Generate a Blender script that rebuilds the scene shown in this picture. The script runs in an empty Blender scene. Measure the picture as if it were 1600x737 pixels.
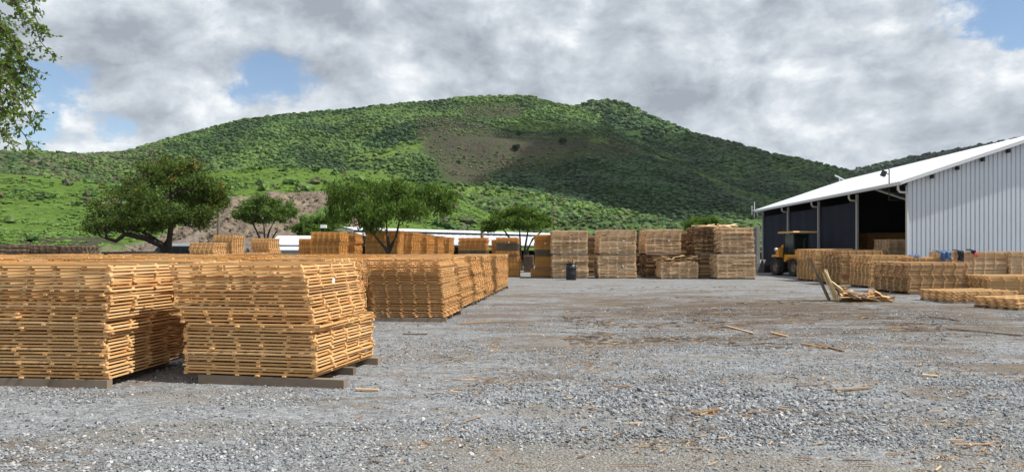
import bpy, math, random
import numpy as np
from mathutils import Matrix, Vector, Euler

scene = bpy.context.scene
C = scene.collection
rng = np.random.default_rng(7)
random.seed(7)
R = math.radians

# ------------------------------------------------------------------ camera, sky, sun, exposure
F, HY, CX, CAMZ = 1156.0, 390.0, 800.0, 1.6     # focal length and horizon row of the 1600x737 photograph
cam_d = bpy.data.cameras.new('camera'); cam = bpy.data.objects.new('camera', cam_d); C.objects.link(cam)
cam.location = (0, 0, CAMZ); cam.rotation_euler = (R(90), 0, 0)
cam_d.sensor_width = 36; cam_d.lens = F / 1600 * 36; cam_d.shift_y = (HY - 368.5) / 1600
cam_d.clip_start = 0.05; cam_d.clip_end = 20000
scene.camera = cam
scene.view_settings.view_transform = 'Standard'; scene.view_settings.look = 'None'
scene.view_settings.gamma = 1; scene.view_settings.exposure = 0.36
scene.view_settings.use_curve_mapping = False

SUN = Vector((1.0, -0.25, 0.0)).normalized() * math.cos(R(55)) + Vector((0, 0, math.sin(R(55))))
sd = bpy.data.lights.new('sun', 'SUN'); so = bpy.data.objects.new('sun', sd); C.objects.link(so)
sd.energy = 4.8; sd.angle = R(0.53); sd.color = (1.0, 0.955, 0.88)
so.rotation_euler = SUN.to_track_quat('Z', 'Y').to_euler()

class NT:
    """small helper for node trees"""
    def __init__(s, tree): s.t = tree; s.n = tree.nodes; s.l = tree.links
    def node(s, typ, ins=None, **props):
        n = s.n.new(typ)
        for k, v in props.items(): setattr(n, k, v)
        for k, v in (ins or {}).items(): s.set(n.inputs[k], v)
        return n
    def set(s, sock, v):
        if isinstance(v, bpy.types.NodeSocket): s.l.new(v, sock)
        elif isinstance(v, bpy.types.Node): s.l.new(v.outputs[0], sock)
        else:
            if sock.type == 'RGBA' and isinstance(v, (tuple, list)) and len(v) == 3: v = (*v, 1)
            sock.default_value = v
    def math(s, op, a, b=0.0, c=0.0, clamp=False):
        n = s.node('ShaderNodeMath', operation=op, use_clamp=clamp)
        s.set(n.inputs[0], a); s.set(n.inputs[1], b); s.set(n.inputs[2], c); return n.outputs[0]
    def vmath(s, op, a, b=(0, 0, 0)):
        n = s.node('ShaderNodeVectorMath', operation=op); s.set(n.inputs[0], a); s.set(n.inputs[1], b)
        return n.outputs['Value'] if op in ('LENGTH', 'DOT_PRODUCT', 'DISTANCE') else n.outputs[0]
    def mix(s, f, a, b, blend='MIX'):
        n = s.node('ShaderNodeMix', data_type='RGBA', blend_type=blend)
        s.set(n.inputs[0], f); s.set(n.inputs[6], a); s.set(n.inputs[7], b); return n.outputs[2]
    def ramp(s, f, stops, interp='LINEAR'):
        n = s.node('ShaderNodeValToRGB'); s.set(n.inputs[0], f); e = n.color_ramp.elements; n.color_ramp.interpolation = interp
        while len(e) < len(stops): e.new(0.5)
        for k, (p, c) in enumerate(stops):
            e[k].position = p; e[k].color = (*c, 1) if isinstance(c, (tuple, list)) else (c, c, c, 1)
        return n.outputs[0]
    def noise(s, vec, scale, detail=4, rough=0.55, dist=0.0):
        n = s.node('ShaderNodeTexNoise', {'Scale': scale, 'Detail': detail, 'Roughness': rough, 'Distortion': dist})
        if vec is not None: s.set(n.inputs['Vector'], vec)
        return n.outputs[0]
    def smooth(s, v, lo, hi):
        n = s.node('ShaderNodeMapRange', interpolation_type='SMOOTHSTEP')
        s.set(n.inputs[0], v); s.set(n.inputs[1], lo); s.set(n.inputs[2], hi); return n.outputs[0]

def pix_dir(px, py):
    return Vector(((px - CX) / F, 1.0, (HY - py) / F)).normalized()

world = bpy.data.worlds.new('World'); scene.world = world; world.use_nodes = True
world.node_tree.nodes.clear(); w = NT(world.node_tree)
tc = w.node('ShaderNodeTexCoord').outputs['Generated']
sky = w.node('ShaderNodeTexSky', sky_type='NISHITA', sun_disc=False, sun_elevation=R(55),
             sun_rotation=math.atan2(SUN.x, SUN.y), altitude=500, air_density=1.0, dust_density=0.6, ozone_density=1.5)
sep = w.node('ShaderNodeSeparateXYZ', {0: tc})
den = w.math('ADD', w.math('MAXIMUM', sep.outputs[2], 0.0), 0.22)
plane = w.vmath('DIVIDE', tc, w.node('ShaderNodeCombineXYZ', {0: den, 1: den, 2: den}).outputs[0])
wnrm = w.vmath('NORMALIZE', tc)
wnrm = w.vmath('ADD', wnrm, w.node('ShaderNodeVectorMath', {0: w.vmath('SUBTRACT', w.node('ShaderNodeTexNoise', {'Vector': wnrm, 'Scale': 9.0, 'Detail': 6.0, 'Roughness': 0.6}).outputs[1], (0.5, 0.5, 0.5)), 3: 0.16}, operation='SCALE').outputs[0])
def lump(px, py, rad, amp):
    d = w.vmath('DISTANCE', wnrm, tuple(pix_dir(px, py)))
    return w.math('MULTIPLY', w.smooth(d, rad / F, 0.0), amp)
def total(parts):
    v = parts[0]
    for p in parts[1:]: v = w.math('ADD', v, p)
    return v
nrm = w.vmath('NORMALIZE', tc)
flat = w.vmath('MULTIPLY', nrm, (1.0, 1.0, 1.55))
lit_off = (0.030, 0.0, 0.055)
flat2 = w.vmath('ADD', flat, lit_off)
warp = w.node('ShaderNodeVectorMath', {0: w.node('ShaderNodeTexNoise', {'Vector': flat, 'Scale': 3.0, 'Detail': 3.0}).outputs[1], 3: 0.10}, operation='SCALE').outputs[0]
def puffs(v, scale, det, rough): return w.noise(w.vmath('ADD', v, warp), scale, det, rough)
big = w.noise(flat, 1.5, 4, 0.5)
a1, a2 = puffs(flat, 4.6, 10, 0.58), puffs(flat2, 4.6, 10, 0.58)
b1, b2 = puffs(flat, 11.0, 9, 0.6), puffs(w.vmath('ADD', flat, (0.012, 0.0, 0.022)), 11.0, 9, 0.6)
cover = w.math('ADD', w.math('ADD', w.math('MULTIPLY', big, 0.20), w.math('MULTIPLY', a1, 0.75)), w.math('MULTIPLY', b1, 0.70))
holes = total([lump(445, 112, 100, 0.18), lump(385, 168, 70, 0.20), lump(95, 140, 80, 0.25), lump(195, 205, 65, 0.27), lump(62, 185, 55, 0.18),
               lump(1565, 5, 120, 0.27), lump(1600, 62, 75, 0.24), lump(1490, 12, 70, 0.12)])
cloud_mask = w.smooth(w.math('SUBTRACT', cover, holes), 0.53, 0.69)
lit = w.math('ADD', w.math('MULTIPLY', w.math('SUBTRACT', a1, a2), 1.6), w.math('MULTIPLY', w.math('SUBTRACT', b1, b2), 0.95))
dark = total([lump(890, -5, 200, 0.19), lump(755, 52, 48, 0.19), lump(500, 10, 300, 0.07), lump(1130, 140, 130, 0.03), lump(200, 20, 250, 0.07),
              lump(740, 135, 170, 0.07), lump(1000, 150, 120, 0.04)])
light = total([lump(640, 108, 110, 0.14), lump(880, 62, 70, 0.08), lump(310, 150, 90, 0.12), lump(90, 205, 140, 0.15),
               lump(1545, 90, 110, 0.14), lump(1330, 150, 190, 0.06), lump(930, 95, 120, 0.06), lump(1260, 90, 130, 0.06), lump(1100, 215, 80, 0.08), lump(190, 222, 80, 0.10), lump(480, 150, 80, 0.06)])
shade = w.math('ADD', w.math('ADD', lit, w.math('MULTIPLY', w.math('SUBTRACT', a1, 0.5), 0.35)), w.math('ADD', w.math('SUBTRACT', light, dark), 0.5))
cloud = w.ramp(shade, [(0.16, (2.75, 3.05, 3.5)), (0.42, (4.0, 4.4, 4.9)), (0.60, (5.15, 5.55, 6.0)), (0.84, (7.4, 7.65, 7.8))])
skyc = w.mix(1.0, sky.outputs[0], (1.02, 1.02, 1.02), 'MULTIPLY')
col = w.mix(cloud_mask, skyc, cloud)
bg = w.node('ShaderNodeBackground', {'Color': col, 'Strength': 0.105})
w.l.new(bg.outputs[0], w.node('ShaderNodeOutputWorld').inputs[0])

# ------------------------------------------------------------------ mesh and object helpers
def make_mesh(name, V, faces, mats, smooth=False, midx=None):
    """V (n,3); faces: array (m,k) or list of such arrays"""
    V = np.asarray(V, dtype=np.float32)
    fs = faces if isinstance(faces, list) else [faces]
    fs = [np.asarray(f, dtype=np.int32) for f in fs if len(f)]
    me = bpy.data.meshes.new(name)
    me.vertices.add(len(V)); me.vertices.foreach_set('co', V.ravel())
    loops = np.concatenate([f.ravel() for f in fs]); sizes = np.concatenate([np.full(len(f), f.shape[1], dtype=np.int32) for f in fs])
    starts = np.concatenate(([0], np.cumsum(sizes)[:-1])).astype(np.int32)
    me.loops.add(len(loops)); me.loops.foreach_set('vertex_index', loops)
    me.polygons.add(len(sizes)); me.polygons.foreach_set('loop_start', starts)
    if midx is not None: me.polygons.foreach_set('material_index', np.asarray(midx, dtype=np.int32))
    me.update(calc_edges=True)
    me.polygons.foreach_set('use_smooth', np.full(len(sizes), bool(smooth)))
    for m in (mats if isinstance(mats, (list, tuple)) else [mats]): me.materials.append(m)
    return me

def link(name, me, parent=None, M=None, kind=None):
    o = bpy.data.objects.new(name, me); C.objects.link(o)
    if parent is not None: o.parent = parent
    if M is not None: o.matrix_local = M
    if kind: o['kind'] = kind
    return o

def tag(o, label, cat, group=None):
    o['label'] = label; o['category'] = cat
    if group: o['group'] = group
    return o

def thing(name, label, cat, loc=(0, 0, 0), rz=0.0, group=None):
    o = bpy.data.objects.new(name, None); C.objects.link(o); o.empty_display_size = 0.2
    o.location = loc; o.rotation_euler = (0, 0, rz)
    return tag(o, label, cat, group)

BOXV = np.array([[-1,-1,-1],[1,-1,-1],[1,1,-1],[-1,1,-1],[-1,-1,1],[1,-1,1],[1,1,1],[-1,1,1]], dtype=float)
BOXF = np.array([[0,3,2,1],[4,5,6,7],[0,1,5,4],[1,2,6,5],[2,3,7,6],[3,0,4,7]])
class MB:
    """collects boxes, tubes, prisms and links them as one mesh"""
    def __init__(s): s.V = []; s.F3 = []; s.F4 = []; s.n = 0
    def add(s, V, F):
        V = np.asarray(V, float); F = np.asarray(F)
        (s.F4 if F.shape[1] == 4 else s.F3).append(F + s.n); s.V.append(V); s.n += len(V); return s
    def box(s, c, half, M=None, taper=1.0):
        v = BOXV * np.asarray(half)
        if taper != 1.0: v[4:, :2] *= taper
        if M is not None: v = v @ np.array(M.to_3x3()).T
        return s.add(v + np.asarray(c), BOXF)
    def span(s, a, b): a = np.array(a, float); b = np.array(b, float); return s.box((a + b) / 2, (b - a) / 2)
    def bar(s, a, b, wx, wz, roll=0.0):
        a = Vector(a); b = Vector(b); d = b - a
        M = d.to_track_quat('X', 'Z').to_matrix() @ Matrix.Rotation(roll, 3, 'X')
        return s.box((a + b) / 2, (d.length / 2, wx / 2, wz / 2), M)
    def tube(s, pts, rad, n=8, cap=True):
        pts = [Vector(p) for p in pts]; rad = rad if hasattr(rad, '__len__') else [rad] * len(pts)
        V = []; up = Vector((0.13, 0.21, 0.97))
        for i, p in enumerate(pts):
            d = (pts[min(i + 1, len(pts) - 1)] - pts[max(i - 1, 0)]).normalized()
            if abs(d.dot(up)) > 0.95: u = d.cross(Vector((1, 0, 0))).normalized()
            else: u = d.cross(up).normalized()
            v = d.cross(u)
            for k in range(n):
                a = 2 * math.pi * k / n; V.append(p + (u * math.cos(a) + v * math.sin(a)) * rad[i])
        Fq = [[i * n + k, i * n + (k + 1) % n, (i + 1) * n + (k + 1) % n, (i + 1) * n + k] for i in range(len(pts) - 1) for k in range(n)]
        s.add(V, Fq)
        if cap:
            for i0, p in ((0, pts[0]), ((len(pts) - 1) * n, pts[-1])):
                V2 = [tuple(x) for x in V[i0:i0 + n]] + [tuple(p)]
                s.add(V2, [[k, (k + 1) % n, n] if i0 else [(k + 1) % n, k, n] for k in range(n)])
        return s
    def lathe(s, prof, c=(0, 0, 0), n=16, axis='Z'):
        V = []
        for r, z in prof:
            for k in range(n):
                a = 2 * math.pi * k / n; p = (r * math.cos(a), r * math.sin(a), z)
                if axis == 'Y': p = (p[0], p[2], p[1])
                if axis == 'X': p = (p[2], p[0], p[1])
                V.append((p[0] + c[0], p[1] + c[1], p[2] + c[2]))
        Fq = [[i * n + k, i * n + (k + 1) % n, (i + 1) * n + (k + 1) % n, (i + 1) * n + k] for i in range(len(prof) - 1) for k in range(n)]
        return s.add(V, Fq)
    def prism(s, poly, a, b, axis='Y'):
        """poly: 2D outline in the plane across axis, extruded from a to b"""
        n = len(poly); V = []
        for t in (a, b):
            for (u, v) in poly: V.append({'Y': (u, t, v), 'X': (t, u, v), 'Z': (u, v, t)}[axis])
        s.add(V, [[k, (k + 1) % n, n + (k + 1) % n, n + k] for k in range(n)])
        c = np.array(V); m0 = c[:n].mean(0); m1 = c[n:].mean(0)
        s.add(np.vstack([c[:n], m0]), [[(k + 1) % n, k, n] for k in range(n)])
        s.add(np.vstack([c[n:], m1]), [[k, (k + 1) % n, n] for k in range(n)])
        return s
    def mesh(s, name, mat, smooth=False):
        fs = []
        if s.F4: fs.append(np.vstack(s.F4))
        if s.F3: fs.append(np.vstack(s.F3))
        return make_mesh(name, np.vstack(s.V), fs, mat, smooth)
    def build(s, name, mat, parent=None, smooth=False, kind=None):
        return link(name, s.mesh(name, mat, smooth), parent, None, kind)

def vnoise(x, y, seed=0):
    x = np.asarray(x, float); y = np.asarray(y, float)
    xi = np.floor(x).astype(int); yi = np.floor(y).astype(int); fx = x - xi; fy = y - yi
    fx = fx * fx * (3 - 2 * fx); fy = fy * fy * (3 - 2 * fy)
    def h(a, b):
        n = (a * 374761393 + b * 668265263 + seed * 1442695041) & 0xffffffff
        n = ((n ^ (n >> 13)) * 1274126177) & 0xffffffff
        return ((n ^ (n >> 16)) & 0xffff) / 65535.0
    return (h(xi, yi) * (1 - fx) + h(xi + 1, yi) * fx) * (1 - fy) + (h(xi, yi + 1) * (1 - fx) + h(xi + 1, yi + 1) * fx) * fy
def fbm(x, y, seed=0, o=4):
    v = 0; a = 0.5; s = 0
    for k in range(o): v = v + a * vnoise(x * 2 ** k, y * 2 ** k, seed + k); s += a; a *= 0.5
    return v / s

def at(px, d, z=0.0):
    return Vector(((px - CX) / F * d, d, z))
def dist(py): return CAMZ * F / (py - HY)
def hgt(py, d): return CAMZ + (HY - py) / F * d

# ------------------------------------------------------------------ materials
def mat(name):
    m = bpy.data.materials.new(name); m.use_nodes = True; m.node_tree.nodes.clear()
    t = NT(m.node_tree); out = t.node('ShaderNodeOutputMaterial'); b = t.node('ShaderNodeBsdfPrincipled')
    t.l.new(b.outputs[0], out.inputs[0]); t.b = b; t.out = out
    return m, t
def bump(t, h, strength, distance):
    n = t.node('ShaderNodeBump', {'Strength': strength, 'Distance': distance, 'Height': h}); t.set(t.b.inputs['Normal'], n.outputs[0])

def plain(name, col, rough=0.6, metal=0.0, var=0.12, nscale=6.0, spec=0.4):
    m, t = mat(name)
    pos = t.node('ShaderNodeTexCoord').outputs['Object']
    n = t.noise(pos, nscale, 6, 0.6)
    c = t.mix(n, tuple(x * (1 - var) for x in col), tuple(min(1, x * (1 + var)) for x in col))
    t.set(t.b.inputs['Base Color'], c); t.b.inputs['Roughness'].default_value = rough; t.b.inputs['Metallic'].default_value = metal
    t.b.inputs['Specular IOR Level'].default_value = spec
    return m

def wood(name, stops, grime=0.25):
    m, t = mat(name)
    g = t.node('ShaderNodeNewGeometry'); oi = t.node('ShaderNodeObjectInfo')
    r = t.math('FRACT', t.math('ADD', t.math('MULTIPLY', g.outputs['Random Per Island'], 7.31), t.math('MULTIPLY', oi.outputs['Random'], 13.7)))
    c = t.ramp(r, stops)
    p = g.outputs['Position']
    n = t.noise(p, 1.7, 4, 0.6)
    c = t.mix(t.math('MULTIPLY', t.smooth(n, 0.45, 0.75), grime), c, tuple(x * 0.45 for x in stops[0][1]))
    gr = t.noise(t.vmath('MULTIPLY', p, (9.0, 9.0, 140.0)), 1.0, 3, 0.5)
    c = t.mix(0.35, c, t.mix(gr, (0.62, 0.58, 0.52), (1.3, 1.28, 1.22)), 'MULTIPLY')
    t.set(t.b.inputs['Base Color'], c); t.b.inputs['Roughness'].default_value = 0.72; t.b.inputs['Specular IOR Level'].default_value = 0.25
    return m
M_FRESH = wood('fresh_pine', [(0.0, (0.40, 0.255, 0.135)), (0.06, (0.54, 0.30, 0.118)), (0.25, (0.64, 0.378, 0.158)), (0.6, (0.715, 0.45, 0.205)), (1.0, (0.79, 0.545, 0.28))], 0.12)
M_AMBER = wood('amber_pine', [(0.0, (0.46, 0.205, 0.055)), (0.3, (0.58, 0.285, 0.082)), (0.7, (0.66, 0.355, 0.112)), (1.0, (0.73, 0.44, 0.155))], 0.12)
M_TAN = wood('tan_pine', [(0.0, (0.52, 0.345, 0.20)), (0.3, (0.66, 0.465, 0.285)), (0.7, (0.74, 0.545, 0.345)), (1.0, (0.80, 0.63, 0.43))], 0.3)
M_TAN2 = wood('dark_tan_pine', [(0.0, (0.36, 0.22, 0.11)), (0.4, (0.48, 0.30, 0.15)), (1.0, (0.60, 0.40, 0.22))], 0.3)
M_SHEDW = wood('yard_pine', [(0.0, (0.50, 0.30, 0.135)), (0.3, (0.62, 0.395, 0.185)), (0.7, (0.70, 0.465, 0.235)), (1.0, (0.76, 0.54, 0.30))], 0.18)
M_OLD = wood('weathered_pine', [(0.0, (0.12, 0.085, 0.06)), (0.4, (0.20, 0.145, 0.105)), (0.8, (0.27, 0.20, 0.145)), (1.0, (0.34, 0.25, 0.17))], 0.5)
M_GREYW = wood('grey_wet_pine', [(0.0, (0.12, 0.105, 0.08)), (0.5, (0.19, 0.155, 0.11)), (1.0, (0.28, 0.215, 0.14))], 0.4)
M_BEARER = wood('bearer_wood', [(0.0, (0.15, 0.12, 0.095)), (0.5, (0.22, 0.175, 0.135)), (1.0, (0.29, 0.23, 0.175))], 0.5)
M_DARKBARK = wood('dark_bark_wood', [(0.0, (0.06, 0.04, 0.028)), (0.6, (0.13, 0.085, 0.055)), (1.0, (0.22, 0.15, 0.095))], 0.3)
M_PALE = wood('pale_split_wood', [(0.0, (0.58, 0.42, 0.22)), (0.5, (0.70, 0.55, 0.32)), (1.0, (0.78, 0.66, 0.44))], 0.15)
M_BARKW = wood('bark_wood', [(0.0, (0.10, 0.06, 0.035)), (0.4, (0.22, 0.135, 0.07)), (0.75, (0.38, 0.245, 0.125)), (1.0, (0.52, 0.36, 0.19))], 0.5)
M_TAG = plain('paper', (0.8, 0.8, 0.8), 0.8, var=0.03)
M_STRAP = plain('strap', (0.55, 0.5, 0.42), 0.5)

def leafmat(name, stops, trans=0.35, big=0.0):
    m, t = mat(name)
    g = t.node('ShaderNodeNewGeometry'); oi = t.node('ShaderNodeObjectInfo')
    r = t.math('FRACT', t.math('ADD', g.outputs['Random Per Island'], oi.outputs['Random']))
    c = t.ramp(r, stops)
    n = t.noise(g.outputs['Position'], 0.9, 3, 0.6)
    c = t.mix(1.0, c, t.mix(n, (0.72, 0.76, 0.7), (1.25, 1.2, 1.1)), 'MULTIPLY')
    if big: c = t.mix(big, c, t.mix(t.smooth(t.noise(g.outputs['Position'], 0.022, 5, 0.62), 0.36, 0.64), (0.55, 0.62, 0.62), (1.75, 1.6, 1.35)), 'MULTIPLY')
    t.set(t.b.inputs['Base Color'], c); t.b.inputs['Roughness'].default_value = 0.6; t.b.inputs['Specular IOR Level'].default_value = 0.2
    if trans:
        tr = t.node('ShaderNodeBsdfTranslucent', {'Color': t.mix(1.0, c, (1.5, 1.6, 0.7), 'MULTIPLY')})
        ms = t.node('ShaderNodeMixShader', {0: trans}); t.l.new(t.b.outputs[0], ms.inputs[1]); t.l.new(tr.outputs[0], ms.inputs[2]); t.l.new(ms.outputs[0], t.out.inputs[0])
    return m
ML_DARK = leafmat('olive_leaves', [(0, (0.036, 0.068, 0.016)), (0.5, (0.068, 0.112, 0.025)), (1, (0.125, 0.17, 0.042))])
ML_MID = leafmat('green_leaves', [(0, (0.040, 0.080, 0.018)), (0.5, (0.078, 0.14, 0.030)), (1, (0.138, 0.205, 0.05))])
ML_NEAR = leafmat('hanging_leaves', [(0, (0.055, 0.098, 0.022)), (0.5, (0.10, 0.168, 0.040)), (1, (0.17, 0.24, 0.07))], 0.45)
ML_LIGHT = leafmat('acacia_leaves', [(0, (0.042, 0.085, 0.018)), (0.5, (0.080, 0.148, 0.031)), (1, (0.138, 0.208, 0.052))], 0.45)
ML_BLOOM = leafmat('orange_blossom', [(0, (0.16, 0.085, 0.012)), (1, (0.30, 0.16, 0.025))], 0.2)
M_BARK = plain('bark', (0.085, 0.066, 0.05), 0.9, var=0.4, nscale=9)
M_BARKD = plain('dark_bark', (0.05, 0.04, 0.03), 0.9, var=0.4, nscale=9)
ML_FOREST = leafmat('forest_leaves', [(0, (0.030, 0.066, 0.021)), (0.55, (0.038, 0.080, 0.025)), (1, (0.048, 0.095, 0.030))], 0, 0.85)
ML_FORESTB = leafmat('bright_forest_leaves', [(0, (0.048, 0.092, 0.025)), (0.5, (0.058, 0.107, 0.029)), (1, (0.072, 0.126, 0.036))], 0, 0.85)
ML_FORESTD = leafmat('dark_and_shaded_leaves', [(0, (0.017, 0.046, 0.016)), (0.6, (0.023, 0.058, 0.020)), (1, (0.032, 0.072, 0.025))], 0, 0.7)  # dark leaf greens, with cloud shade painted in for the main hill
ML_FAR = leafmat('far_forest_leaves', [(0, (0.022, 0.045, 0.030)), (1, (0.036, 0.062, 0.038))], 0, 0.5)
ML_SCRUB = leafmat('grey_scrub', [(0, (0.06, 0.075, 0.036)), (0.5, (0.085, 0.095, 0.050)), (1, (0.125, 0.115, 0.07))], 0)
ML_GRASS = leafmat('grass_tufts', [(0, (0.062, 0.120, 0.020)), (0.5, (0.085, 0.158, 0.026)), (1, (0.115, 0.195, 0.036))], 0)

def hillmat(name, base_a, base_b, scale, brown=True):
    m, t = mat(name)
    p = t.node('ShaderNodeNewGeometry').outputs['Position']
    at_ = t.node('ShaderNodeAttribute', attribute_name='patch'); s = t.node('ShaderNodeSeparateColor', {0: at_.outputs[0]})
    n1 = t.noise(p, scale, 6, 0.65); n2 = t.noise(p, scale * 7, 5, 0.7)
    n = t.math('ADD', t.math('MULTIPLY', n1, 0.5), t.math('MULTIPLY', n2, 0.5))
    c = t.ramp(n, [(0.36, base_a), (0.62, base_b)])
    edge = t.math('MULTIPLY', t.math('SUBTRACT', n, 0.5), 1.6)
    br = t.smooth(t.math('ADD', s.outputs[0], edge), 0.35, 0.75)
    brc = t.ramp(n2, [(0.33, (0.038, 0.031, 0.026)), (0.46, (0.070, 0.055, 0.045)), (0.52, (0.060, 0.062, 0.036)), (0.60, (0.046, 0.074, 0.026))])  # brown patch tones, darkened to put the hillside's shade into the colour
    c = t.mix(br, c, brc)
    gr = t.smooth(t.math('ADD', s.outputs[1], edge), 0.35, 0.75)
    grc = t.ramp(n, [(0.36, (0.075, 0.125, 0.026)), (0.60, (0.135, 0.195, 0.045))])
    c = t.mix(gr, c, grc)
    t.set(t.b.inputs['Base Color'], c); t.b.inputs['Roughness'].default_value = 0.95; t.b.inputs['Specular IOR Level'].default_value = 0.1
    bump(t, n2, 0.8, 1.0 / scale * 0.12)
    return m
MH_MAIN = hillmat('hill_cover', (0.034, 0.070, 0.020), (0.062, 0.108, 0.030), 0.035)
MH_BACK = hillmat('back_hill_cover', (0.018, 0.046, 0.016), (0.036, 0.074, 0.024), 0.025)
MH_FAR = hillmat('far_hill_cover', (0.020, 0.046, 0.028), (0.034, 0.064, 0.036), 0.02)
MH_GRASS = hillmat('grass_slope_cover', (0.050, 0.098, 0.017), (0.115, 0.190, 0.034), 0.10)
MH_RIDGE = hillmat('scrub_ridge_cover', (0.030, 0.058, 0.016), (0.072, 0.112, 0.030), 0.08)

def earth_mat():
    m, t = mat('cut_earth')
    p = t.node('ShaderNodeNewGeometry').outputs['Position']
    n1 = t.noise(t.vmath('MULTIPLY', p, (1, 1, 2.2)), 0.35, 8, 0.7, 0.6); n2 = t.noise(p, 2.2, 6, 0.7)
    n = t.math('ADD', t.math('MULTIPLY', n1, 0.55), t.math('MULTIPLY', n2, 0.45))
    c = t.ramp(n, [(0.33, (0.085, 0.062, 0.045)), (0.47, (0.155, 0.122, 0.088)), (0.60, (0.26, 0.205, 0.150)), (0.75, (0.35, 0.295, 0.23))])
    at_ = t.node('ShaderNodeAttribute', attribute_name='patch'); s = t.node('ShaderNodeSeparateColor', {0: at_.outputs[0]})
    gr = t.smooth(t.math('ADD', s.outputs[1], t.math('MULTIPLY', t.math('SUBTRACT', n, 0.5), 1.6)), 0.35, 0.75)
    c = t.mix(gr, c, t.ramp(n2, [(0.35, (0.045, 0.10, 0.014)), (0.65, (0.10, 0.17, 0.03))]))
    gy = t.smooth(t.math('ADD', s.outputs[0], t.math('MULTIPLY', t.math('SUBTRACT', n1, 0.5), 1.2)), 0.35, 0.75)
    c = t.mix(gy, c, t.ramp(n2, [(0.35, (0.09, 0.075, 0.06)), (0.65, (0.23, 0.19, 0.15))]))
    t.set(t.b.inputs['Base Color'], c); t.b.inputs['Roughness'].default_value = 0.95; bump(t, n, 1.0, 0.5)
    return m
M_EARTH = earth_mat()

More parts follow.
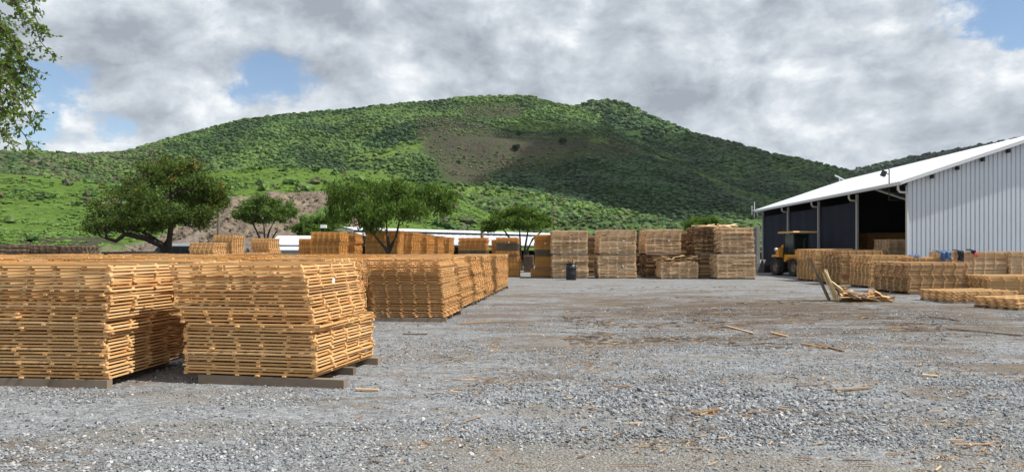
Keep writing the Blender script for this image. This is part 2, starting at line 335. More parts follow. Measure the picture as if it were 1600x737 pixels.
def gravel_mat():
    m, t = mat('gravel_ground')
    p = t.node('ShaderNodeNewGeometry').outputs['Position']
    warp = t.node('ShaderNodeTexNoise', {'Vector': p, 'Scale': 14.0, 'Detail': 3.0}).outputs[1]
    pw = t.vmath('ADD', p, t.node('ShaderNodeVectorMath', {0: warp, 3: 0.03}, operation='SCALE').outputs[0])
    v1 = t.node('ShaderNodeTexVoronoi', {'Vector': pw, 'Scale': 34.0}); v2 = t.node('ShaderNodeTexVoronoi', {'Vector': pw, 'Scale': 80.0}); v3 = t.node('ShaderNodeTexVoronoi', {'Vector': pw, 'Scale': 11.0})
    s1 = t.node('ShaderNodeSeparateColor', {0: v1.outputs['Color']}); s2 = t.node('ShaderNodeSeparateColor', {0: v2.outputs['Color']}); s3 = t.node('ShaderNodeSeparateColor', {0: v3.outputs['Color']})
    mixv = t.math('ADD', t.math('MULTIPLY', s1.outputs[0], 0.42), t.math('ADD', t.math('MULTIPLY', s2.outputs[0], 0.33), t.math('MULTIPLY', s3.outputs[0], 0.25)))
    st = t.ramp(mixv, [(0.12, (0.105, 0.112, 0.122)), (0.40, (0.200, 0.209, 0.222)), (0.62, (0.275, 0.285, 0.297)), (0.88, (0.42, 0.428, 0.43))])
    # fine grey grit where traffic has crushed the stone, brown bark dirt in drifts
    grit = t.ramp(s2.outputs[1], [(0.1, (0.13, 0.118, 0.10)), (0.5, (0.20, 0.183, 0.158)), (0.95, (0.31, 0.29, 0.26))])
    ga = t.noise(t.vmath('MULTIPLY', p, (0.55, 1.5, 1)), 0.42, 6, 0.6, 0.5)
    c = t.mix(t.math('MULTIPLY', t.smooth(ga, 0.50, 0.62), 0.85), st, grit)
    dn = t.noise(t.vmath('ADD', t.vmath('MULTIPLY', p, (0.45, 1.0, 1)), (3.1, 9.7, 0)), 0.75, 9, 0.72, 0.6)
    dn2 = t.noise(p, 5.0, 6, 0.7)
    ctr = t.vmath('MULTIPLY', t.vmath('SUBTRACT', p, (6.0, 20.0, 0)), (0.085, 0.075, 0))
    rad = t.vmath('LENGTH', ctr)
    dd = t.math('ADD', t.math('ADD', dn, t.math('MULTIPLY', t.math('SUBTRACT', dn2, 0.5), 0.40)), t.math('MULTIPLY', t.smooth(rad, 1.15, 0.0), 0.11))
    dc = t.ramp(dn2, [(0.3, (0.085, 0.064, 0.046)), (0.55, (0.165, 0.128, 0.095)), (0.8, (0.27, 0.205, 0.14))])
    c = t.mix(t.math('MULTIPLY', t.smooth(dd, 0.515, 0.64), 0.85), c, dc)
    sp = t.node('ShaderNodeSeparateXYZ', {0: p}); wob = t.math('MULTIPLY', t.math('SUBTRACT', t.noise(p, 0.55, 5, 0.6), 0.5), 3.2)
    tk = t.math('MULTIPLY', t.smooth(t.math('ADD', t.math('ADD', sp.outputs[1], wob), t.math('MULTIPLY', sp.outputs[0], 0.10)), 6.7, 5.9), t.smooth(t.math('ADD', sp.outputs[0], wob), -2.2, 0.4))
    c = t.mix(t.math('MULTIPLY', tk, 0.85), c, t.ramp(s2.outputs[1], [(0.1, (0.135, 0.12, 0.098)), (0.6, (0.215, 0.195, 0.165)), (0.97, (0.34, 0.325, 0.30))]))
    ctr2 = t.vmath('LENGTH', t.vmath('MULTIPLY', t.vmath('SUBTRACT', p, (7.0, 19.5, 0)), (0.11, 0.115, 0)))
    st2 = t.noise(t.vmath('MULTIPLY', p, (0.8, 2.2, 1)), 0.9, 8, 0.72, 0.8)
    bk = t.smooth(t.math('ADD', st2, t.math('MULTIPLY', t.smooth(ctr2, 1.25, 0.0), 0.20)), 0.59, 0.70)
    c = t.mix(t.math('MULTIPLY', bk, 0.88), c, t.mix(dn2, (0.055, 0.040, 0.028), (0.17, 0.118, 0.078)))
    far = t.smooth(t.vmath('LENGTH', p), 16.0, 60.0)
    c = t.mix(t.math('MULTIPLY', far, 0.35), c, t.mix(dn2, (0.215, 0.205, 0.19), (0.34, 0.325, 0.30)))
    big_n = t.noise(p, 0.9, 5, 0.65)
    c = t.mix(1.0, c, t.mix(big_n, (0.78, 0.78, 0.78), (1.2, 1.2, 1.2)), 'MULTIPLY')
    t.set(t.b.inputs['Base Color'], c); t.b.inputs['Roughness'].default_value = 0.9; t.b.inputs['Specular IOR Level'].default_value = 0.25
    h = t.math('ADD', t.math('MULTIPLY', v1.outputs['Distance'], -1.0), t.math('ADD', t.math('MULTIPLY', v2.outputs['Distance'], -0.5), t.math('MULTIPLY', s1.outputs[1], 0.8)))
    bump(t, h, 0.9, 0.022)
    return m
M_GRAVEL = gravel_mat()
def stone_mat():
    m, t = mat('crushed_stone')
    oi = t.node('ShaderNodeObjectInfo'); g = t.node('ShaderNodeNewGeometry')
    c = t.ramp(oi.outputs['Random'], [(0.0, (0.11, 0.118, 0.13)), (0.35, (0.195, 0.206, 0.22)), (0.7, (0.27, 0.282, 0.295)), (0.95, (0.37, 0.378, 0.38)), (1.0, (0.55, 0.545, 0.525))])
    n = t.noise(g.outputs['Position'], 45.0, 3, 0.6)
    c = t.mix(1.0, c, t.mix(n, (0.75, 0.75, 0.75), (1.2, 1.2, 1.2)), 'MULTIPLY')
    t.set(t.b.inputs['Base Color'], c); t.b.inputs['Roughness'].default_value = 0.85; t.b.inputs['Specular IOR Level'].default_value = 0.3
    return m
M_STONE = stone_mat()

M_ROOF = plain('white_roof_sheet', (0.64, 0.665, 0.70), 0.45, var=0.04, nscale=0.6)
def clad_mat():
    m, t = mat('grey_white_cladding')
    p = t.node('ShaderNodeTexCoord').outputs['Object']
    n = t.noise(t.vmath('MULTIPLY', p, (3.0, 3.0, 0.35)), 1.0, 6, 0.6); n2 = t.noise(p, 0.5, 4, 0.5)
    c = t.mix(n, (0.53, 0.59, 0.665), (0.595, 0.655, 0.73)); c = t.mix(1.0, c, t.mix(n2, (0.92, 0.92, 0.92), (1.06, 1.06, 1.06)), 'MULTIPLY')
    t.set(t.b.inputs['Base Color'], c); t.b.inputs['Roughness'].default_value = 0.5
    return m
M_CLAD = clad_mat()
M_STEEL = plain('pale_steel', (0.52, 0.54, 0.56), 0.5, var=0.1)
M_PVC = plain('white_pipe', (0.50, 0.50, 0.49), 0.4, var=0.05)
M_NET = plain('navy_shade_cloth', (0.018, 0.022, 0.036), 0.85, var=0.25, nscale=1.4, spec=0.15)
M_BLACK = plain('black_steel', (0.02, 0.02, 0.022), 0.6)
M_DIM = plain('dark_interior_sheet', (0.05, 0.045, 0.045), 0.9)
M_CONC = plain('concrete', (0.34, 0.33, 0.31), 0.9, var=0.25, nscale=3)
M_BLOCK = plain('grey_block', (0.30, 0.30, 0.28), 0.9, var=0.25, nscale=4)
M_YEL = plain('loader_yellow', (0.66, 0.31, 0.028), 0.45, var=0.18, nscale=3)
M_ROOFY = plain('faded_yellow', (0.50, 0.30, 0.12), 0.6, var=0.2)
M_TYRE = plain('tyre_rubber', (0.028, 0.027, 0.026), 0.85, var=0.4, nscale=8)
M_RIM = plain('rim_paint', (0.22, 0.19, 0.15), 0.6)
m, t = mat('dark_glass'); t.b.inputs['Base Color'].default_value = (0.010, 0.018, 0.019, 1); t.b.inputs['Roughness'].default_value = 0.12; t.b.inputs['Specular IOR Level'].default_value = 0.3; M_GLASS = m
M_LAMP = plain('lamp_lens', (0.75, 0.72, 0.62), 0.25, var=0.03)
M_BLUE = plain('blue_tarpaulin', (0.045, 0.10, 0.22), 0.5, var=0.35, nscale=5)
M_DARKC = plain('dark_cloth', (0.016, 0.018, 0.028), 0.9, var=0.3)
M_RED = plain('red_cloth', (0.62, 0.10, 0.11), 0.7, var=0.2)
M_DRUM = plain('black_drum', (0.016, 0.017, 0.02), 0.45, var=0.3)
M_POLE = plain('pole_wood', (0.16, 0.13, 0.095), 0.9, var=0.3)
M_VAN = plain('dark_paint', (0.018, 0.022, 0.03), 0.3, var=0.1)
M_VANW = plain('pale_paint', (0.55, 0.58, 0.62), 0.35, var=0.06)
M_DIRT = plain('dirt', (0.2, 0.15, 0.11), 0.95, var=0.35, nscale=2)

# ------------------------------------------------------------------ ground
def ground():
    xs = np.concatenate([-np.geomspace(60, 3000, 10)[::-1], np.linspace(-40, 40, 161), np.geomspace(60, 3000, 10)])
    ys = np.concatenate([-np.geomspace(30, 3000, 8)[::-1], np.linspace(-6, 60, 133), np.geomspace(75, 3000, 12)])
    X, Y = np.meshgrid(xs, ys); Z = (fbm(X * 0.5, Y * 0.8, 3) - 0.5) * 0.05 * np.exp(-(np.hypot(X, Y) / 45) ** 4)
    Z -= np.where(np.hypot(X, Y) > 500, 3.0, 0.0)
    V = np.stack([X, Y, Z], -1).reshape(-1, 3); nx = len(xs); ny = len(ys)
    i = np.arange(ny - 1)[:, None] * nx + np.arange(nx - 1)[None]
    Fq = np.stack([i, i + 1, i + nx + 1, i + nx], -1).reshape(-1, 4)
    link('ground', make_mesh('ground', V, Fq, M_GRAVEL, True), kind='structure')
def gz(x, y): return (fbm(np.asarray(x) * 0.5, np.asarray(y) * 0.8, 3) - 0.5) * 0.05 * np.exp(-(np.hypot(x, y) / 45) ** 4)
ground()

def gravel():
    n = 170000
    d = 3.9 + 17.0 * rng.random(n) ** 1.25; px = rng.uniform(-60, 1660, n); x = (px - CX) / F * d
    dens = fbm(x * 0.8 + 3, d * 1.1, 11, 4)
    berm = np.exp(-((px - 1130 + (d - 8) * 40) / 330) ** 2 - ((d - 7.6) / 1.3) ** 2)
    trk = np.clip((6.5 - (d + x * 0.10)) / 0.7, 0, 1) * np.clip((x + 1.5) / 2, 0, 1)
    keep = (rng.random(n) > trk * 0.88) & (rng.random(n) < np.clip((dens - 0.36) * 3.4, 0.07, 1.0) + berm * 0.5)
    x = x[keep]; y = d[keep]; k = len(x); berm = berm[keep]
    size = 0.005 + 0.009 * rng.random(k) ** 1.8 + 0.013 * berm * rng.random(k) + 0.012 * (rng.random(k) > 0.992)
    V = np.stack([x, y, gz(x, y) + size * 0.35], -1).astype(np.float32)
    me = bpy.data.meshes.new('gravel'); me.vertices.add(k); me.vertices.foreach_set('co', V.ravel())
    a = me.attributes.new('size', 'FLOAT', 'POINT'); a.data.foreach_set('value', size.astype(np.float32))
    rot = rng.uniform(0, 6.28, (k, 3)).astype(np.float32); rot[:, :2] *= 0.12
    a = me.attributes.new('rot', 'FLOAT_VECTOR', 'POINT'); a.data.foreach_set('vector', rot.ravel())
    o = link('gravel', me, kind='stuff')
    g = bpy.data.node_groups.new('gravel_scatter', 'GeometryNodeTree')
    g.interface.new_socket('Geometry', in_out='INPUT', socket_type='NodeSocketGeometry'); g.interface.new_socket('Geometry', in_out='OUTPUT', socket_type='NodeSocketGeometry')
    N, L = g.nodes, g.links
    gi = N.new('NodeGroupInput'); go = N.new('NodeGroupOutput'); gti = N.new('GeometryNodeGeometryToInstance')
    for kx in range(5):
        ico = N.new('GeometryNodeMeshIcoSphere'); ico.inputs['Radius'].default_value = 1; ico.inputs['Subdivisions'].default_value = 2 if kx < 2 else 1
        nz = N.new('ShaderNodeTexNoise'); nz.noise_dimensions = '4D'; nz.inputs['W'].default_value = kx * 3.7; nz.inputs['Scale'].default_value = 1.1; nz.inputs['Detail'].default_value = 1.0
        sub = N.new('ShaderNodeVectorMath'); sub.operation = 'SUBTRACT'; sub.inputs[1].default_value = (0.5, 0.5, 0.5); L.new(nz.outputs['Color'], sub.inputs[0])
        sc = N.new('ShaderNodeVectorMath'); sc.operation = 'SCALE'; sc.inputs[3].default_value = 2.2; L.new(sub.outputs[0], sc.inputs[0])
        sp = N.new('GeometryNodeSetPosition'); L.new(ico.outputs[0], sp.inputs[0]); L.new(sc.outputs[0], sp.inputs['Offset'])
        tr = N.new('GeometryNodeTransform'); tr.inputs['Scale'].default_value = [(1.35, 0.9, 0.7), (1, 1.1, 0.6), (1.5, 0.8, 0.65), (1.1, 1, 0.8), (1.7, 1, 0.55)][kx]; L.new(sp.outputs[0], tr.inputs[0])
        sm = N.new('GeometryNodeSetMaterial'); sm.inputs['Material'].default_value = M_STONE; L.new(tr.outputs[0], sm.inputs[0])
        ss = N.new('GeometryNodeSetShadeSmooth'); ss.inputs['Shade Smooth'].default_value = False; L.new(sm.outputs[0], ss.inputs[0])
        L.new(ss.outputs[0], gti.inputs[0])
    iop = N.new('GeometryNodeInstanceOnPoints'); L.new(gi.outputs[0], iop.inputs['Points']); L.new(gti.outputs[0], iop.inputs['Instance']); iop.inputs['Pick Instance'].default_value = True
    for nm, typ, sock in (('size', 'FLOAT', 'Scale'), ('rot', 'FLOAT_VECTOR', 'Rotation')):
        na = N.new('GeometryNodeInputNamedAttribute'); na.data_type = typ; na.inputs['Name'].default_value = nm; L.new(na.outputs['Attribute'], iop.inputs[sock])
    L.new(iop.outputs[0], go.inputs[0])
    md = o.modifiers.new('scatter', 'NODES'); md.node_group = g
gravel()

# ------------------------------------------------------------------ hills
def inpoly(px, py, poly, soft=6.0):
    """soft mask 0..1 of a polygon, px/py arrays"""
    poly = np.array(poly, float); n = len(poly); inside = np.zeros(px.shape, bool); dmin = np.full(px.shape, 1e9)
    for i in range(n):
        x1, y1 = poly[i]; x2, y2 = poly[(i + 1) % n]
        c = ((y1 > py) != (y2 > py)) & (px < (x2 - x1) * (py - y1) / ((y2 - y1) or 1e-9) + x1); inside ^= c
        tt = np.clip(((px - x1) * (x2 - x1) + (py - y1) * (y2 - y1)) / ((x2 - x1) ** 2 + (y2 - y1) ** 2), 0, 1)
        dmin = np.minimum(dmin, np.hypot(px - x1 - tt * (x2 - x1), py - y1 - tt * (y2 - y1)))
    sd = np.where(inside, dmin, -dmin); return np.clip(sd / soft * 0.5 + 0.5, 0, 1)

class Hill:
    def __init__(s, sil, base, Db, Dr, p=1.0, amp=4.0, nscale=0.02, seed=1):
        s.sil = np.array(sil, float); s.base = np.array(base, float); s.Db = Db; s.Dr = Dr; s.p = p; s.amp = amp; s.ns = nscale; s.seed = seed
    def D(s, px, which):
        v = np.array(which, float); return np.interp(px, v[:, 0], v[:, 1]) if v.ndim == 2 else np.full(np.shape(px), float(v))
    def picy(s, px, t):
        ys = np.interp(px, s.sil[:, 0], s.sil[:, 1]); yb = np.interp(px, s.base[:, 0], s.base[:, 1])
        return yb + (ys - yb) * np.clip(t, 0, 1) ** s.p
    def pos(s, px, t):
        px = np.asarray(px, float); t = np.asarray(t, float)
        db = s.D(px, s.Db); dr = s.D(px, s.Dr); d = db + (dr - db) * t
        e = (HY - s.picy(px, t)) / F; x = (px - CX) / F * d; z = CAMZ + d * e
        over = np.clip(t - 1, 0, None); zr = CAMZ + dr * e; z = np.where(t > 1, zr - zr * over * over * 3.0 - over * 4, z)
        env = np.sin(np.pi * np.clip(t, 0, 1)) * np.minimum(1, (1.0 - np.clip(t, 0, 1)) * 6)
        z = z + (fbm(x * s.ns, d * s.ns, s.seed) - 0.5) * 2 * s.amp * env
        return np.stack([x, d, z], -1)
    def build(s, name, m, patches, x0, x1, nc, nr, jitter=0.0):
        px = np.linspace(x0, x1, nc); t = np.concatenate([np.linspace(0, 1, nr), [1.08, 1.2, 1.4]])
        P, T = np.meshgrid(px, t); V = s.pos(P, T); rows = len(t)
        if jitter: V[:, :, 2] += (fbm(V[:, :, 0] * 0.6, V[:, :, 1] * 0.6, 5) - 0.5) * jitter * (T < 1) * np.minimum(1, T * 5)
        i = np.arange(rows - 1)[:, None] * nc + np.arange(nc - 1)[None]
        Fq = np.stack([i, i + 1, i + nc + 1, i + nc], -1).reshape(-1, 4)
        me = make_mesh(name, V.reshape(-1, 3), Fq, m, True)
        col = np.zeros((rows, nc, 4), np.float32); col[..., 3] = 1
        Y = s.picy(P, T)
        for ch, poly, soft in patches: col[..., ch] = np.maximum(col[..., ch], inpoly(P, Y, poly, soft))
        a = me.attributes.new('patch', 'FLOAT_COLOR', 'POINT'); a.data.foreach_set('color', col.ravel())
        return link(name, me, kind='structure')

def ico(sub):
    import bmesh
    bm = bmesh.new(); bmesh.ops.create_icosphere(bm, subdivisions=sub, radius=1)
    V = np.array([v.co for v in bm.verts]); Fc = np.array([[v.index for v in f.verts] for f in bm.faces]); bm.free(); return V, Fc
ICO1, ICO2 = ico(1), ico(2)
ICO1 = (ICO1[0], ICO1[1][ICO1[0][ICO1[1]][:, :, 2].mean(1) > -0.6])      # the buried underside is left off
def lumps(name, P, size, squash, mats, midx=None, sub=2, variants=8, rough=0.42):
    """many small tree crowns as one mesh: lumpy faceted clumps"""
    bv, bf = ICO2 if sub == 2 else ICO1; n = len(P); nv = len(bv)
    r2 = np.random.default_rng(len(P)); var = []
    for k in range(variants):
        v = bv * (1 + r2.uniform(-rough, rough, (nv, 1))) + r2.uniform(-0.12, 0.12, (nv, 3)); v[:, 2] = np.maximum(v[:, 2], -0.55); var.append(v)
    var = np.array(var); pick = r2.integers(0, variants, n); a = r2.uniform(0, 6.28, n); ca, sa = np.cos(a), np.sin(a)
    v = var[pick]; sx = size[:, None] * r2.uniform(0.8, 1.25, (n, 1)); sz = (size * squash)[:, None] * r2.uniform(0.75, 1.2, (n, 1))
    X = (v[..., 0] * ca[:, None] - v[..., 1] * sa[:, None]) * sx; Y = (v[..., 0] * sa[:, None] + v[..., 1] * ca[:, None]) * sx; Z = v[..., 2] * sz
    V = np.stack([X + P[:, 0:1], Y + P[:, 1:2], Z + P[:, 2:3] + sz * 0.4], -1).reshape(-1, 3)
    Fc = (bf[None] + (np.arange(n) * nv)[:, None, None]).reshape(-1, 3)
    mi = None if midx is None else np.repeat(midx, len(bf))
    return link(name, make_mesh(name, V, Fc, mats, False, mi), kind='stuff')

# main hill
SIL_MAIN = [(-700,262),(-300,246),(0,239),(60,237),(130,242),(190,239),(230,228),(300,208),(380,188),(430,181),(500,175),(560,169),(620,163),(680,158),(720,153),(790,150),(830,151),(860,160),(890,166),(905,168),(960,201),(1025,236),(1072,255),(1119,280),(1172,302),(1222,317),(1300,350),(1400,378),(1700,392)]
main = Hill(SIL_MAIN, [(-700,392),(1700,392)], 210, [(-700,380),(0,420),(300,560),(800,680),(1050,640),(1300,500),(1700,420)], 0.85, 21, 0.009, 21)
BROWN = [[(650,203),(690,198),(760,203),(850,222),(960,228),(1015,245),(985,262),(900,246),(800,256),(745,277),(695,270),(680,250),(655,235)],
         [(725,170),(808,164),(816,185),(730,186)]]
BRIGHT = [[(538,240),(600,224),(668,224),(652,240),(600,250),(540,252)], [(800,192),(872,198),(875,212),(796,206)], [(925,226),(952,228),(948,242),(918,240)],
          [(1005,246),(1035,246),(1225,322),(1190,326),(1060,278)], [(380,268),(460,258),(540,258),(660,270),(700,285),(560,292),(400,292)]]
DEEP_SHADED = [[(750,266),(800,250),(900,247),(1000,268),(1100,300),(1190,338),(1090,345),(900,308),(800,288)], [(560,226),(700,196),(820,206),(860,222),(780,214),(690,212),(600,236)]]  # dense dark wood; its leaf colour also paints in the cloud shade
main.build('hill', MH_MAIN, [(0, p, 20) for p in BROWN] + [(1, p, 14) for p in BRIGHT], -700, 1500, 360, 96)
def scatter(h, n, x0, x1, t0, t1, seed):
    r = np.random.default_rng(seed); px = r.uniform(x0, x1, n); t = r.uniform(t0, t1, n)
    db = h.D(px, h.Db); dr = h.D(px, h.Dr); d = db + (dr - db) * t
    keep = r.random(n) < d / d.max(); px = px[keep]; t = t[keep]
    return px, t, h.picy(px, t), h.pos(px, t), r
px, t_, py, P, r_ = scatter(main, 230000, -120, 1420, 0.12, 1.012, 5)
br = np.max([inpoly(px, py, p, 22) for p in BROWN], 0); gr = np.max([inpoly(px, py, p, 10) for p in BRIGHT], 0); dp = np.max([inpoly(px, py, p, 10) for p in DEEP_SHADED], 0)
cl = fbm(P[:, 0] * 0.03, P[:, 1] * 0.03, 9)
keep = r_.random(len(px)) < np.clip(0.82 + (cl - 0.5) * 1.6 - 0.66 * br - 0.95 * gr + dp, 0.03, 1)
# keep only those a viewer could see over the nearer slopes
keep &= py < np.interp(px, [-200, 200, 560, 700, 760, 900, 1080, 1250], [283, 292, 280, 296, 300, 322, 362, 372])
px, py, P, dp, cl, br = px[keep], py[keep], P[keep], dp[keep], cl[keep], br[keep]
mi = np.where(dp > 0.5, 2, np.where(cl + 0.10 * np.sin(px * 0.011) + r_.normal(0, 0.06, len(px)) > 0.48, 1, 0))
mi = np.where((px < 260) & (py < 275) & (r_.random(len(px)) < 0.35), 3, mi); mi = np.where((br > 0.4) & (r_.random(len(px)) < 0.6), 3, mi)
size = (0.55 + 1.45 * r_.random(len(px)) ** 3.0) * (0.75 + 0.45 * (P[:, 1] / 600)); size = np.where(br > 0.4, size * 0.55, size)
N_MAIN = len(px)
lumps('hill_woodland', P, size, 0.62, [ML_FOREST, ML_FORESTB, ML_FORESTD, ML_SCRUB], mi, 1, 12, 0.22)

# hill behind its shoulder, and the far one beyond the shed
SIL_BACK = [(500,230),(860,176),(900,168),(925,159),(955,158),(985,166),(1020,183),(1080,208),(1150,226),(1200,241),(1260,253),(1310,265),(1345,276),(1420,300),(1600,345),(1900,380)]
back = Hill(SIL_BACK, [(400,392),(1900,392)], 560, [(400,980),(950,1000),(1340,820),(1900,700)], 0.9, 24, 0.006, 33)
back.build('hill', MH_BACK, [(1, [(905,172),(940,170),(985,184),(960,196),(915,186)], 8)], 600, 1800, 200, 60)
px, t_, py, P, r_ = scatter(back, 26000, 840, 1450, 0.3, 1.01, 6)
k = (fbm(P[:, 0] * 0.02, P[:, 1] * 0.02, 4) + r_.normal(0, 0.06, len(px))); keep = k > 0.36
keep &= py < np.interp(px, [840, 905, 1025, 1172, 1300, 1450], [190, 200, 262, 325, 372, 390])
P = P[keep]; lumps('hill_woodland', P, 1.6 + 3.0 * r_.random(len(P)) ** 2, 0.65, [ML_FOREST, ML_FORESTD], (k[keep] < 0.53).astype(int), 1, 12, 0.22)
far = Hill([(1100,330),(1250,290),(1335,267),(1400,253),(1480,239),(1560,223),(1600,218),(1750,205),(2100,215)], [(1000,392),(2100,392)], 900, 1500, 0.9, 14, 0.006, 44)
far.build('hill', MH_FAR, [], 1100, 2100, 120, 40)
px, t_, py, P, r_ = scatter(far, 3500, 1290, 1720, 0.5, 1.005, 8)
lumps('hill_woodland', P, 3.5 + 4.0 * r_.random(len(P)), 0.75, [ML_FAR])

# low scrub ridge in front, right of the middle
ridge = Hill([(380,345),(480,322),(560,308),(650,292),(720,288),(800,294),(900,314),(980,331),(1080,353),(1160,368),(1300,386)], [(300,396),(1400,394)], 120, [(300,170),(800,260),(1300,230)], 0.95, 2.2, 0.035, 55)
RG = [[(600,300),(720,290),(770,300),(720,330),(640,350),(600,345)], [(730,292),(850,306),(1000,340),(900,330),(780,312)]]
ridge.build('scrub_ridge', MH_RIDGE, [(1, p, 12) for p in RG], 300, 1400, 240, 60)
px, t_, py, P, r_ = scatter(ridge, 26000, 480, 1260, 0.1, 1.01, 9)
gr = np.max([inpoly(px, py, p, 12) for p in RG], 0); cl = fbm(P[:, 0] * 0.08, P[:, 1] * 0.08, 19)
keep = r_.random(len(px)) < np.clip(0.60 + (cl - 0.5) * 2.6 - 0.30 * gr, 0.14, 1); P = P[keep]; gr = gr[keep]
lumps('ridge_scrub', P, 0.32 + 0.75 * r_.random(len(P)) ** 2, 0.8, [ML_FORESTB, ML_SCRUB, ML_GRASS, ML_FOREST], np.where((gr > 0.5) & (r_.random(len(P)) < 0.4), 2, r_.choice(4, len(P), p=[0.40, 0.16, 0.08, 0.36])), 1)

# bright grass slope on the near side
slope = Hill([(-700,290),(-100,268),(0,271),(60,275),(110,282),(170,287),(230,283),(310,270),(380,264),(440,262),(500,263),(560,267),(640,284),(720,312),(800,350),(900,385)], [(-700,391),(900,391)], 88, [(-700,135),(300,165),(900,190)], 0.92, 1.6, 0.05, 66)
slope.build('grass_slope', MH_GRASS, [(0, [(30,366),(170,368),(210,392),(20,392)], 14)], -700, 860, 300, 70, 0.25)
px, t_, py, P, r_ = scatter(slope, 42000, -80, 760, 0.03, 1.0, 12)
cl = fbm(P[:, 0] * 0.10, P[:, 1] * 0.16, 23, 4)
keep = (py < np.interp(px, [-100, 150, 250, 330, 360, 525, 560, 760], [392, 388, 372, 330, 308, 300, 320, 380])) & (r_.random(len(px)) < np.clip((cl - 0.42) * 5, 0.06, 1))
P = P[keep]; px = px[keep]; py = py[keep]; cl = cl[keep]
lumps('slope_grass', P, 0.18 + 0.30 * r_.random(len(P)) ** 2, 0.40, [ML_GRASS, ML_FORESTB], (r_.random(len(P)) < 0.10 + 0.5 * (cl > 0.62)).astype(int), 1)
px, t_, py, P, r_ = scatter(slope, 900, -80, 760, 0.05, 1.0, 14); cl = fbm(P[:, 0] * 0.05, P[:, 1] * 0.05, 29, 3)
keep = (py < np.interp(px, [-100, 150, 250, 330, 360, 525, 560, 760], [386, 380, 366, 322, 302, 296, 316, 376])) & (r_.random(len(px)) < np.clip((cl - 0.48) * 5, 0.05, 1)); P = P[keep]
lumps('slope_bushes', P, 0.4 + 0.8 * r_.random(len(P)) ** 2, 0.85, [ML_FORESTB, ML_FOREST, ML_SCRUB], r_.choice(3, len(P)), 2)
bank_top = [(-100,398),(90,394),(150,390),(205,384),(250,370),(300,346),(345,319),(365,309),(437,302),(500,299),(522,303),(545,322),(590,352),(640,384),(700,396)]
bank = Hill(bank_top, [(-100,404),(700,406)], 74, 92, 0.8, 0.7, 0.2, 77)
bank.build('earth_bank', M_EARTH, [(0, [(330,368),(560,368),(560,400),(200,402),(200,385)], 10), (1, [(130,372),(220,374),(235,394),(140,396)], 8), (1, [(470,335),(530,330),(560,380),(480,380)], 8)], -100, 700, 300, 92, 2.2)

r_ = np.random.default_rng(41); n_ = 2600; px = r_.uniform(120, 660, n_); t_ = r_.uniform(0.0, 0.97, n_); P = bank.pos(px, t_)
lumps('bank_rubble', P, 0.07 + 0.30 * r_.random(n_) ** 4, 0.75, [M_EARTH], None, 1, 12, 0.35)
# bushes that stand apart on the slopes
HB = [(main, 498, 283, 5.0, ML_FORESTD, 'round dark bush on the grassy terrace above the earth bank'), (main, 690, 300, 7.0, ML_FORESTD, 'tall dark tree at the foot of the burnt hillside'),
      (main, 812, 214, 4.0, ML_FORESTD, 'lone dark bush in the pale clearing high on the hill'), (main, 806, 236, 5.0, ML_FORESTD, 'dark bush in the middle of the bare brown hillside'),
      (main, 880, 236, 5.0, ML_FORESTD, 'dark bush at the far side of the brown hillside'), (main, 716, 247, 3.0, ML_FORESTD, 'small dark bush on the upper brown hillside')]
def invert_t(h, px, py):
    ts = np.linspace(0, 1, 2000); return ts[np.argmin(np.abs(h.picy(np.full(2000, px), ts) - py))]
def crown_mesh(name, cl, nleaf, ls, m, seed, droop=0.0, shell=0.55):
    """leaf faces in the outer part of each clump (cx,cy,cz,rx,ry,rz)"""
    r = np.random.default_rng(seed); cl = np.array(cl, float); vol = (cl[:, 3] * cl[:, 4] * cl[:, 5]) ** 0.75; pick = r.choice(len(cl), nleaf, p=vol / vol.sum())
    u = r.normal(size=(nleaf, 3)); u /= np.linalg.norm(u, axis=1, keepdims=True); rad = (shell + (1 - shell) * r.random(nleaf)) * (1 + 0.18 * r.normal(size=nleaf) * (r.random(nleaf) < 0.3))
    P = cl[pick, :3] + u * rad[:, None] * cl[pick, 3:6]; return leaves(name, P, ls, m, r, droop, u)
def leaves(name, P, ls, m, r, droop=0.0, up=None, aspect=0.45):
    n = len(P); a = r.normal(size=(n, 3)); a[:, 2] -= droop; a /= np.linalg.norm(a, axis=1, keepdims=True)
    b = np.cross(a, r.normal(size=(n, 3)) + (0 if up is None else 0.0)); b /= np.linalg.norm(b, axis=1, keepdims=True)
    s = ls * r.uniform(0.6, 1.4, (n, 1)); a = a * s; b = b * s * aspect
    V = np.stack([P - a, P + b, P + a, P - b], 1).reshape(-1, 3); Fq = np.arange(n * 4).reshape(-1, 4)
    return make_mesh(name, V, Fq, m)
for i, (h, px_, py_, s, m, lab) in enumerate(HB):
    p = h.pos(np.array([px_]), np.array([invert_t(h, px_, py_)]))[0]
    o = thing('bush', lab, 'bush', tuple(p), 0, 'bushes standing apart on the hillside')
    rr = np.random.default_rng(90 + i); cl = [(rr.normal() * s * 0.22, rr.normal() * s * 0.22, s * rr.uniform(0.35, 0.6), s * 0.32, s * 0.32, s * 0.28) for _ in range(6)]
    link('crown', crown_mesh('crown', cl, 900, s * 0.10, m, 90 + i), o)
    MB().tube([(0, 0, -0.3), (0.05, 0, s * 0.3), (0, 0.1, s * 0.55)], [s * 0.04, s * 0.03, s * 0.015], 6).build('trunk', M_BARKD, o)

